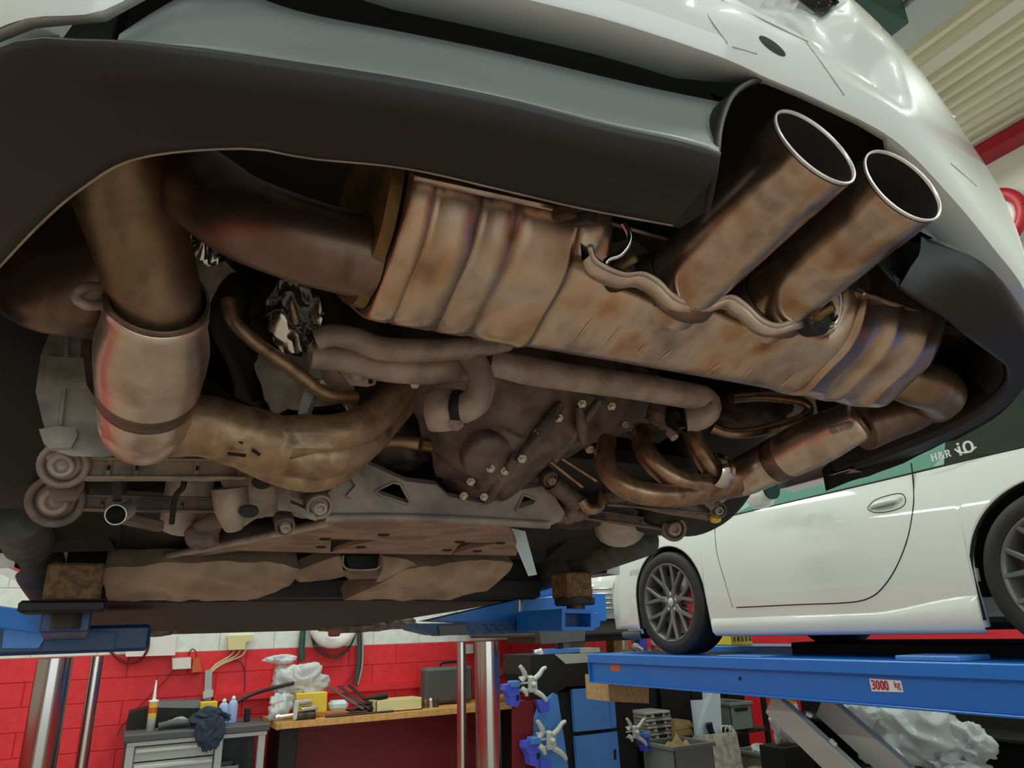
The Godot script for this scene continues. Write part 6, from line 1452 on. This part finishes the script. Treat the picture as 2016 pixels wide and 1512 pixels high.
# ---------------------------------------------------------------- alignment console, clamps, racks
func build_console_and_shelves():
	var W := 5.5
	var P := func(x, y, out := 0.0): return q(x, y, W - out)
	var st := mb()
	var cn := thing("alignment_console", Vector3(P.call(1130, 1500).x, 0, -W - 0.2), "black wheel alignment console with blue door panels and a monitor", "console")
	# hood: a wedge-topped cabinet head
	st = mb(); slab(st, [P.call(1045, 1290), P.call(1100, 1287), P.call(1122, 1302), P.call(1240, 1295), P.call(1240, 1345), P.call(1115, 1352), P.call(1082, 1374), P.call(1062, 1362), P.call(1045, 1330)], Vector3(0, 0, -0.5)); put(st, "console_head", M.black, cn)
	st = mb(); slab(st, [P.call(1092, 1288, 0.004), P.call(1170, 1286, 0.004), P.call(1172, 1303, 0.004), P.call(1114, 1307, 0.004)], Vector3(0, 0, -0.01)); put(st, "keyboard_ledge", M.case_grey, cn, "pale keyboard ledge")
	st = mb(); slab(st, [P.call(1088, 1365, -0.06), P.call(1240, 1345, -0.06), P.call(1262, 1560, -0.06), P.call(1128, 1560, -0.06)], Vector3(0, 0, -0.4)); put(st, "console_body", M.black, cn)
	for e in [[[1127, 1357], [1196, 1352], [1214, 1433], [1133, 1441]], [[1133, 1450], [1215, 1440], [1224, 1540], [1140, 1545]]]:
		st = mb(); slab(st, e.map(func(p): return P.call(p[0], p[1], 0.0)), Vector3(0, 0, -0.04)); put(st, "door_panel", M.panel_blue, cn, "blue door panel")
	st = mb(); slab(st, [P.call(1200, 1379, 0.01), P.call(1210, 1378, 0.01), P.call(1214, 1428, 0.01), P.call(1206, 1432, 0.01)], Vector3(0, 0, -0.03)); put(st, "door_tab", M.panel_blue, cn)
	st = mb(); slab(st, [P.call(1208, 1476, 0.002), P.call(1213, 1475, 0.002), P.call(1214, 1495, 0.002), P.call(1209, 1496, 0.002)], Vector3(0, 0, -0.004)); put(st, "maker_mark", M.gap, cn)
	# blue side wing that carries the clamps
	st = mb(); slab(st, [P.call(1090, 1364, 0.10), P.call(1098, 1368, 0.10), P.call(1124, 1545, 0.10), P.call(1060, 1545, 0.08), P.call(1046, 1430, 0.06), P.call(1062, 1385, 0.06)], Vector3(0.01, 0, -0.03)); put(st, "side_wing", M.panel_blue, cn, "blue side wing")
	# monitor seen from below
	st = mb(); slab(st, [P.call(1060, 1246, -0.1), P.call(1152, 1242, -0.1), P.call(1152, 1262, -0.1), P.call(1066, 1268, -0.1)], Vector3(0, 0, -0.04)); put(st, "monitor", M.grey_dark, cn)
	st = mb(); slab(st, [P.call(1099, 1264, -0.12), P.call(1108, 1263, -0.12), P.call(1112, 1290, -0.12), P.call(1096, 1290, -0.12)], Vector3(0, 0, -0.04)); put(st, "monitor_stand", M.black, cn)
	st = mb(); slab(st, [P.call(1078, 1279, -0.05), P.call(1142, 1276, -0.05), P.call(1142, 1284, -0.05), P.call(1078, 1288, -0.05)], Vector3(0, 0, -0.25)); solo(st, "blue_folder", M.panel_blue, "blue folder lying on the alignment console", "folder")
	st = mb(); slab(st, [P.call(1142, 1276, -0.05), P.call(1180, 1275, -0.05), P.call(1182, 1284, -0.05), P.call(1142, 1286, -0.05)], Vector3(0, 0, -0.2)); solo(st, "paper_stack", M.case_grey, "grey paper stack lying beside the blue folder", "paper")
	st = mb(); crumple(st, P.call(1060, 1284, -0.05), Vector3(0.035, 0.03, 0.03), 31, 0.6, 1.0); solo(st, "bottle_cap", M.sticker_white, "small white cap lying left of the blue folder", "cap")
	# wheel clamps with their sensor heads
	clamp_set(P.call(1012, 1366, 0.14), P.call(1046, 1345, 0.16), 1.0, "wheel clamp with blue sensor head resting at the end of the workbench")
	clamp_set(P.call(1052, 1480, 0.20), P.call(1082, 1456, 0.20), 1.08, "wheel clamp with blue sensor head hung low on the blue side wing")
	clamp_set(P.call(1273, 1462, 0.1), P.call(1250, 1440, 0.12), 0.8, "wheel clamp with blue sensor head hung right of the blue doors")
	st = mb(); slab(st, [P.call(1056, 1378, 0.18), P.call(1082, 1378, 0.18), P.call(1082, 1402, 0.18), P.call(1066, 1404, 0.18)], Vector3(0, 0, -0.05)); solo(st, "sensor_holder", M.sensor_blue, "blue sensor holder fixed below the upper wheel clamp", "holder")
	st = mb(); slab(st, [P.call(1064, 1497, 0.22), P.call(1084, 1496, 0.22), P.call(1086, 1514, 0.22), P.call(1066, 1514, 0.22)], Vector3(0, 0, -0.05)); solo(st, "sensor_holder", M.sensor_blue, "blue sensor holder fixed below the lower wheel clamp", "holder")
	# clear plastic sheet hanging over the bench end
	st = mb(); slab(st, [P.call(1008, 1382, 0.1), P.call(1052, 1378, 0.1), P.call(1050, 1440, 0.08), P.call(1030, 1540, 0.06), P.call(1008, 1540, 0.06)], Vector3(0, 0, -0.004)); solo(st, "red_sheet", M.red_panel, "dark red sheet hanging between the bench leg and the blue wing", "sheet")
	# cardboard hung under the platform end
	var K := 4.622
	var R := func(x, y, out := 0.0): return q(x, y, K - out)
	st = mb(); slab(st, [R.call(1196, 1330), R.call(1277, 1336), R.call(1278, 1385), R.call(1200, 1381)], Vector3(0, 0, -0.3)); solo(st, "cardboard_box", M.cardboard, "brown cardboard box tucked behind the end of the platform", "box")
	st = mb(); abox(st, Vector3(q(1518, 1480, 5.2).x, 0, -5.34), Vector3(q(1575, 1480, 5.2).x, q(1540, 1420, 5.2).y - 0.19, -5.06), 0.005); solo(st, "black_bin", M.black, "black bin standing under the plastic bag by the rack", "bin")
	# rack
	var G := 6.0
	var Q := func(x, y, out := 0.0): return q(x, y, G - out)
	var rk := thing("storage_rack", Vector3(Q.call(1360, 1500).x, 0, -G - 0.2), "black steel storage rack loaded with cases and crates behind the platform", "rack")
	var base: float = Q.call(1360, 1449).y
	for x in [1238, 1373, 1512]:
		var p: Vector3 = Q.call(x, 1449)
		st = mb(); abox(st, Vector3(p.x - 0.025, 0, -G - 0.02), Vector3(p.x + 0.025, 1.35, -G + 0.02), 0.003); put(st, "upright", M.black, rk)
		st = mb(); abox(st, Vector3(p.x - 0.025, 0, -G - 0.52), Vector3(p.x + 0.025, 1.35, -G - 0.48), 0.003); put(st, "upright", M.black, rk)
	for y in [base, base - 0.42, Q.call(1470, 1440).y + 0.02]:
		var x0: float = Q.call(1240, 1449).x if y != Q.call(1470, 1440).y + 0.02 else Q.call(1425, 1440).x
		var x1: float = Q.call(1375, 1449).x if y == base else Q.call(1515, 1449).x
		st = mb(); abox(st, Vector3(x0, y - 0.035, -G - 0.5), Vector3(x1, y, -G + 0.02), 0.003); put(st, "shelf", M.cast_dark, rk)
	st = mb(); abox(st, Vector3(Q.call(1238, 1400).x, 0.0, -G - 0.56), Vector3(Q.call(1540, 1400).x, 1.3, -G - 0.53), 0.0); put(st, "back_sheet", M.black, rk)
	# cases on the shelf
	for k in 4:
		var p := Vector3(Q.call(1298, 1440).x + 0.012 * (3 - k), base + 0.003 + k * 0.062, -G - 0.1)
		var cs := thing("plastic_case", p, ["lowest of the four flat grey cases stacked on the rack", "second flat grey case from the shelf in the stack of four", "third flat grey case from the shelf in the stack of four", "topmost of the four flat grey cases stacked on the rack"][k], "case", "flat grey cases on the rack")
		st = mb(); abox(st, p + Vector3(-0.16, 0, -0.2), p + Vector3(0.16, 0.028, 0.1), 0.008); put(st, "case_base", M.case_grey, cs)
		st = mb(); abox(st, p + Vector3(-0.16, 0.031, -0.2), p + Vector3(0.16, 0.059, 0.1), 0.008); put(st, "case_lid", M.case_grey, cs)
		st = mb(); abox(st, p + Vector3(-0.04, 0.012, 0.095), p + Vector3(0.05, 0.042, 0.115), 0.004); put(st, "case_handle", M.black, cs)
		for e in [-0.11, 0.11]:
			st = mb(); abox(st, p + Vector3(e - 0.025, 0.02, 0.098), p + Vector3(e + 0.025, 0.036, 0.106), 0.002); put(st, "case_latch", M.cast_dark, cs)
	for k in 2:
		st = mb(); slab(st, [Q.call(1328 + k * 3, 1450 - k * 12, 0.06), Q.call(1366, 1446 - k * 16, 0.06), Q.call(1358, 1424 - k * 6, 0.05), Q.call(1342, 1416, 0.05), Q.call(1328, 1418, 0.05)], Vector3(0.0, 0.0, -0.05 - 0.04 * k)); solo(st, "cardboard_piece", M.cardboard, ["torn cardboard piece lying beside the flat grey cases", "bent cardboard piece leaning behind another beside the cases"][k], "cardboard")
	# tall pale panel, leaning sheet, tools
	st = mb(); slab(st, [Q.call(1383, 1330, 0.25), Q.call(1416, 1330, 0.25), Q.call(1422, 1450, 0.3), Q.call(1370, 1450, 0.3), Q.call(1362, 1379, 0.27), Q.call(1386, 1378, 0.26)], Vector3(0, 0, -0.02)); solo(st, "tall_board", M.pale_panel, "tall pale blue panel standing in front of the rack", "panel")
	st = mb(); slab(st, [Q.call(1366, 1449, 0.4), Q.call(1450, 1441, 0.4), Q.call(1470, 1545, 0.55), Q.call(1392, 1545, 0.55)], Vector3(0, 0, -0.02)); solo(st, "leaning_sheet", M.alu, "stained grey sheet leaning against the pale panel", "sheet")
	st = mb(); tube(st, [Q.call(1395, 1424, 0.34), Q.call(1400, 1440, 0.34), Q.call(1408, 1452, 0.34)], [0.035, 0.03, 0.022], 10, 10); solo(st, "black_gun", M.black, "black tool handle poking up behind the leaning sheet", "tool")
	for k in 3:
		st = mb(); tube(st, [Q.call(1420 + k * 8, 1441, 0.32), Q.call(1421 + k * 8, 1430, 0.32), Q.call(1430 + k * 5, 1430, 0.32), Q.call(1444 + k * 2, 1442, 0.32)], [0.006], 18, 6); solo(st, "wire_hoop", M.sticker_white, "thin white wire hoop behind the leaning sheet", "wire", "white wire hoops")
	# crates
	for e in [[1464, 1437, 0.30, 0.26, "grey plastic crate with a dark grip standing on the upper rack shelf"]]:
		var p: Vector3 = Q.call(e[0], e[1], 0.05) + Vector3(0, 0, -0.2)
		var cr := thing("plastic_crate", p, e[4], "crate", "grey plastic crates")
		st = mb(); open_box(st, p + Vector3(0, e[3] / 2, 0), Vector3(e[2], e[3], 0.4), 0.012, 0.015); put(st, "crate_body", M.crate, cr)
		st = mb(); abox(st, p + Vector3(-0.09, e[3] - 0.08, 0.2), p + Vector3(0.09, e[3] - 0.05, 0.212), 0.002); put(st, "crate_grip", M.gap, cr)
	var bp: Vector3 = Q.call(1335, 1490, 0.7)
	var bin := thing("waste_bin", Vector3(bp.x, 0, bp.z), "open dark grey bin with cardboard scraps in front of the rack", "bin")
	st = mb(); open_box(st, Vector3(bp.x, bp.y / 2 + 0.06, bp.z), Vector3(0.42, bp.y + 0.12, 0.42), 0.012, 0.02); put(st, "bin_body", M.crate, bin)
	for k in 3:
		st = mb(); slab(st, [bp + Vector3(-0.16 + k * 0.1, 0.0, -0.1), bp + Vector3(-0.02 + k * 0.1, 0.10 + 0.05 * (k % 2), -0.08), bp + Vector3(0.05 + k * 0.06, 0.06, -0.02), bp + Vector3(0.02, 0.0, 0.05)], Vector3(0.01, 0.012, -0.02)); solo(st, "cardboard_scrap", M.cardboard, ["largest torn cardboard scrap sticking out of the grey bin", "middle torn cardboard scrap in the grey bin", "torn cardboard scrap in the grey bin beside the leaning sheet"][k], "cardboard", "cardboard scraps in the bin")
	bp = Q.call(1500, 1495, 0.3)
	st = mb(); open_box(st, bp, Vector3(0.36, 0.18, 0.36), 0.012, 0.02); solo(st, "open_crate", M.crate, "open grey crate with bent rim on the lower rack shelf", "crate")
	st = mb(); crumple(st, bp + Vector3(0.02, 0.05, 0), Vector3(0.13, 0.09, 0.13), 51, 0.6, 1.0); solo(st, "bag_scrap", M.bag_milky, "crumpled plastic scrap lying in the open grey crate", "plastic bag")
	bp = Q.call(1520, 1530, 0.5)
	st = mb(); box(st, Transform3D(Basis(Vector3.UP, 0.2), bp), Vector3(0.35, 0.18, 0.3), 0.01); solo(st, "parts_box", M.cardboard, "low cardboard box under the open grey crate", "box")
	# plastic bags under the platform
	for e in [[1540, 1420, 5.2, 0.16, 0.22, 0.12, 61, "clear plastic bag beside the upper rack crate behind the scissor arm"], [1695, 1408, 4.35, 0.22, 0.13, 0.15, 62, "clear plastic bag tucked high under the platform behind the dark arm"], [1800, 1440, 4.15, 0.30, 0.24, 0.25, 63, "largest milky plastic bag heaped under the platform"], [1735, 1494, 3.95, 0.16, 0.09, 0.12, 64, "small glossy plastic bag below the largest bag"], [1915, 1468, 3.75, 0.16, 0.16, 0.16, 65, "milky plastic bag under the platform at the far side of the largest bag"], [1870, 1510, 3.9, 0.3, 0.1, 0.2, 66, "flattened plastic bag beneath the largest bag"]]:
		st = mb(); crumple(st, q(e[0], e[1], e[2]), Vector3(e[3], e[4], e[5]), e[6], 0.6, 1.0, 64, 40, -0.9); solo(st, "plastic_bag", M.bag_milky, e[7], "plastic bag", "plastic bags behind the scissor arms")
	var r2 := thing("storage_shelf", Vector3(6.3, 0, -4.6), "black open shelf unit behind the plastic bags", "shelf")
	st = mb(); abox(st, Vector3(6.95, 0, -6.2), Vector3(6.98, 1.25, -2.2), 0.0); put(st, "back_sheet", M.black, r2)
	for sy in [0.25, 0.65]:
		st = mb(); abox(st, Vector3(6.5, sy - 0.03, -6.2), Vector3(6.95, sy, -2.2), 0.003); put(st, "shelf", M.black, r2)
	for sz in [-6.2, -4.2, -2.24]:
		st = mb(); abox(st, Vector3(6.5, 0, sz), Vector3(6.54, 1.25, sz + 0.04), 0.003); put(st, "upright", M.black, r2)
	var tp: Vector3 = q(1800, 1530, 4.3)
	var tb := thing("low_table", Vector3(tp.x, 0, tp.z), "dark low table under the plastic bags", "table")
	st = mb(); abox(st, tp + Vector3(-1.3, -0.06, -0.5), Vector3(6.44, tp.y, tp.z + 0.4), 0.006); put(st, "tabletop", M.cast_dark, tb)
	for ex in [-1.25, 6.38 - tp.x]:
		for ez in [-0.45, 0.35]:
			st = mb(); abox(st, Vector3(tp.x + ex - 0.03, 0, tp.z + ez - 0.03), Vector3(tp.x + ex + 0.03, tp.y - 0.05, tp.z + ez + 0.03), 0.004); put(st, "leg", M.black, tb)

func clamp_set(s: Vector3, c: Vector3, k: float, label: String):
	var t := thing("wheel_clamp", c, label, "wheel clamp", "wheel clamps around the console")
	var st := mb()
	# blue sensor head
	slab(st, [s + Vector3(-0.07, 0.07, 0) * k, s + Vector3(0.05, 0.08, 0) * k, s + Vector3(0.055, -0.06, 0) * k, s + Vector3(0.03, -0.10, 0) * k, s + Vector3(-0.03, -0.085, 0) * k, s + Vector3(-0.04, -0.02, 0) * k, s + Vector3(-0.075, 0.03, 0) * k], Vector3(0, 0, -0.09 * k)); put(st, "sensor_head", M.sensor_blue, t, "blue sensor head")
	st = mb(); abox(st, s + Vector3(-0.03, 0.045, -0.06) * k, s + Vector3(0.05, 0.095, 0.02) * k, 0.008); put(st, "sensor_cap", M.panel_blue, t)
	st = mb(); abox(st, s + Vector3(0.018, -0.05, 0) * k, s + Vector3(0.043, -0.01, 0.006) * k, 0.002); put(st, "sensor_window", M.gap, t)
	# pale clamp: hub, rails and three hooked arms
	st = mb(); abox(st, c + Vector3(-0.02, -0.07, -0.03) * k, c + Vector3(0.06, 0.05, 0.0) * k, 0.008); put(st, "clamp_hub", M.pale_metal, t)
	for y in [0.045, 0.0, -0.05]:
		st = mb(); rod(st, c + Vector3(-0.10, y, -0.02) * k, c + Vector3(0.02, y + 0.005, -0.02) * k, 0.008 * k, 8); put(st, "clamp_rail", M.pale_metal, t)
	for a in [[Vector3(-0.09, 0.02, 0), Vector3(-0.06, 0.06, 0.01), Vector3(-0.09, 0.11, 0.02), Vector3(-0.11, 0.135, 0.02)], [Vector3(0.03, 0.03, 0), Vector3(0.07, 0.06, 0.01), Vector3(0.10, 0.10, 0.02), Vector3(0.13, 0.11, 0.02)], [Vector3(0.03, -0.06, 0), Vector3(0.08, -0.09, 0.01), Vector3(0.11, -0.12, 0.02), Vector3(0.12, -0.14, 0.02)], [Vector3(-0.09, -0.03, 0), Vector3(-0.06, -0.06, 0.01), Vector3(-0.05, -0.09, 0.01)]]:
		st = mb(); tube(st, a.map(func(v): return c + v * k), [0.020 * k, 0.021 * k, 0.018 * k, 0.014 * k], 12, 8); put(st, "clamp_arm", M.pale_metal, t)
	st = mb(); lathe(st, c + Vector3(0.02, -0.01, 0) * k, Vector3(0, 0, 1), [[0, 0.022 * k], [0.02, 0.02 * k], [0.035, 0.01 * k], [0.035, 0.0005]], 12); put(st, "clamp_knob", M.pale_metal, t)

# ---------------------------------------------------------------- far things
func build_small_things():
	# parts shelf on the front wall, beyond the platform
	var W := 7.0
	var P := func(x, y, out := 0.0): return q(x, y, W - out)
	var y: float = P.call(1225, 1284).y
	var ws := thing("tall_cabinet", Vector3(P.call(1240, 1284).x, 0, -W - 0.2), "grey cabinet against the red wall carrying boxes beyond the platform", "cabinet")
	var st := mb(); abox(st, Vector3(P.call(1170, 1284).x, y - 0.05, -7.8), Vector3(P.call(1340, 1284).x, y, -W + 0.1), 0.004); put(st, "cabinet_top", M.grey_dark, ws)
	st = mb(); abox(st, Vector3(P.call(1172, 1284).x, 0, -7.8), Vector3(P.call(1338, 1284).x, y - 0.05, -W + 0.08), 0.004); put(st, "cabinet_body", M.grey_metal, ws)
	var place := func(x): return Vector3(P.call(x, 1284).x, y, -W)
	var p: Vector3 = place.call(1222)
	var bx := thing("cardboard_box", p, "small taped cardboard box on the grey cabinet beyond the platform", "box")
	st = mb(); abox(st, p + Vector3(-0.09, 0, -0.15), p + Vector3(0.12, 0.13, 0), 0.003); put(st, "carton", M.cardboard, bx)
	st = mb(); abox(st, p + Vector3(0.03, 0.03, -0.01), p + Vector3(0.06, 0.131, 0.002), 0.0005); put(st, "tape", M.translucent, bx)
	st = mb(); crumple(st, place.call(1253) + Vector3(0, 0.04, 0), Vector3(0.07, 0.045, 0.05), 71, 0.6, 1.0); solo(st, "white_rag", M.sticker_white, "crumpled white rag between the cardboard box and the blue box", "rag")
	p = place.call(1268)
	st = mb(); abox(st, p + Vector3(-0.05, 0, -0.1), p + Vector3(0.06, 0.15, 0), 0.004); solo(st, "blue_box", M.sensor_blue, "blue box on the grey cabinet behind the coupe's front tyre", "box")
	p = place.call(1284)
	st = mb(); lathe(st, p + Vector3(0.03, 0, 0.03), Vector3.UP, [[0, 0.001], [0, 0.05], [0.11, 0.05], [0.13, 0.03], [0.15, 0.03], [0.15, 0.0005]], 18); var tub := solo(st, "white_tub", M.sticker_white, "white tub with a red band on the grey cabinet by the front tyre", "tub")
	st = mb(); lathe(st, p + Vector3(0.03, 0, 0.03), Vector3.UP, [[0.02, 0.0505], [0.06, 0.0505]], 18); put(st, "tub_band", M.orange, tub)
	st = mb(); rod(st, q(1246, 1242, 7.6), q(1247, 1290, 7.6), 0.02, 10); solo(st, "grey_post", M.grey_dark, "thin grey post against the red wall beyond the platform", "post")
	# yellow crate on the far runway side
	p = qx(1447, 1282, 4.75); p.y = 1.421
	var yc := thing("yellow_crate", Vector3(p.x, p.y, p.z), "yellow slotted plastic crate on the platform behind the coupe's front wheel", "crate")
	st = mb(); open_box(st, p + Vector3(0, 0.09, 0), Vector3(0.24, 0.18, 0.2), 0.008, 0.012); put(st, "crate_body", M.yellow, yc)
	for i in 5:
		for j in 2:
			st = mb(); abox(st, p + Vector3(-0.1 + i * 0.045, 0.03 + j * 0.07, 0.1), p + Vector3(-0.072 + i * 0.045, 0.07 + j * 0.07, 0.103), 0.002); put(st, "crate_slot", M.flange, yc)
	# another pale car far behind, only its nose shows between the lift arm and the coupe
	build_far_car()
	# red hose coil on the right wall
	p = qx(1992, 420, 7.12)
	var hc := thing("red_hose_coil", p, "red hose coil on a white drum high on the side wall", "hose reel")
	st = mb()
	var pts := []
	for k in 25: pts.append(p + Vector3(-0.04, sin(TAU * k / 24.0), cos(TAU * k / 24.0)) * 0.26 + Vector3(-0.03, 0, -0.15))
	tube_on(st, curve(pts, 60), radii_along([0.055], 60), 12); put(st, "coil", M.beam_red, hc)
	st = mb(); lathe(st, p + Vector3(0.06, 0, -0.15), Vector3(-1, 0, 0), [[0, 0.2], [0.08, 0.2], [0.10, 0.16], [0.10, 0.001]], 28); put(st, "drum", M.sticker_white, hc)
	# heater box and a grey panel fixed under the roof
	st = mb(); abox(st, Vector3(4.1, 5.85, -2.75), Vector3(4.72, 6.1, -2.2), 0.01); solo(st, "roof_heater", M.hose_green, "dark green heater box fixed under the roof sheets", "heater")
	st = mb(); abox(st, Vector3(4.78, 6.06, -2.5), Vector3(5.2, 6.1, -1.2), 0.005); solo(st, "roof_board", M.grey_metal, "light grey board fixed to the roof beside the heater box", "board")

func build_far_car():
	var o := q(1218, 1228, 5.9)
	var fc := thing("pale_car", Vector3(o.x, o.y, o.z), "pale car far behind the platform, facing us with chrome grille and headlight", "car")
	var st := mb()
	var rows := []
	for e in [[0.0, 0.0], [0.12, 0.06], [0.30, 0.05], [0.42, 0.0], [0.50, -0.12], [0.56, -0.6], [0.60, -0.95]]:
		var r := PackedVector3Array()
		for k in 13:
			var t := k / 6.0 - 1.0
			r.append(o + Vector3(t * 0.82, e[0] + 0.05, e[1] - 0.25 * t * t))
		rows.append(r)
	grid(st, rows, false, 0); put(st, "nose", M.white, fc)
	rows = []
	for e in [[0.60, -0.95], [0.85, -1.35], [1.0, -1.7]]:
		var r := PackedVector3Array()
		for k in 9:
			var t := k / 4.0 - 1.0
			r.append(o + Vector3(t * 0.66, e[0] + 0.05, e[1] - 0.1 * t * t))
		rows.append(r)
	st = mb(); grid(st, rows, false, 0); put(st, "windscreen", M.glass_dark, fc)
	for s in [-1, 1]:
		st = mb(); tube(st, [o + Vector3(s * 0.70, 0.62, -1.0), o + Vector3(s * 0.68, 0.9, -1.4), o + Vector3(s * 0.64, 1.06, -1.8)], [0.05], 14, 8); put(st, "pillar", M.white, fc)
		st = mb(); box(st, Transform3D(Basis(Vector3.UP, s * 0.5), o + Vector3(s * 0.62, 0.40, 0.0)), Vector3(0.26, 0.15, 0.1), 0.04); put(st, "headlamp", M.glass_dark, fc)
		st = mb(); lathe(st, o + Vector3(s * 0.62, 0.40, 0.04), Vector3(s * 0.3, 0, 1), [[0, 0.05], [0.02, 0.045], [0.02, 0.001]], 16); put(st, "headlamp_lens", M.chrome, fc)
		st = mb(); abox(st, o + Vector3(s * 0.86 - 0.04, 0.05, -1.85), o + Vector3(s * 0.86 + 0.01, 0.66, -0.3), 0.03); put(st, "flank", M.white, fc)
		st = mb(); blob(st, o + Vector3(s * 0.92, 0.72, -1.1), Vector3(0.09, 0.06, 0.05), 5, 0.1, 2.5); put(st, "mirror", M.white, fc)
	for k in 5:
		st = mb(); tube(st, [o + Vector3(-0.5, 0.14 + k * 0.045, 0.02), o + Vector3(0, 0.14 + k * 0.045, 0.09), o + Vector3(0.5, 0.14 + k * 0.045, 0.02)], [0.012], 14, 8); put(st, "grille_bar", M.chrome, fc)
	st = mb(); abox(st, o + Vector3(-0.5, 0.10, -0.06), o + Vector3(0.5, 0.36, 0.02), 0.02); put(st, "grille_back", M.grey_dark, fc)
	st = mb(); abox(st, o + Vector3(-0.75, -0.10, -1.85), o + Vector3(0.75, 0.05, -0.1), 0.02); put(st, "chin", M.grey_dark, fc)
	# the lift that carries it
	var lp := thing("lift_column", Vector3(o.x, 0, -6.75), "slim grey lift column carrying the pale far car", "car lift")
	var st2 := mb(); abox(st2, Vector3(o.x - 0.1, 0, -6.84), Vector3(o.x + 0.1, o.y - 0.16, -6.66), 0.01); put(st2, "column", M.grey_metal, lp)
	st2 = mb(); abox(st2, Vector3(o.x - 0.5, o.y - 0.16, -7.3), Vector3(o.x + 0.5, o.y - 0.10, -6.3), 0.01); put(st2, "deck", M.grey_dark, lp)
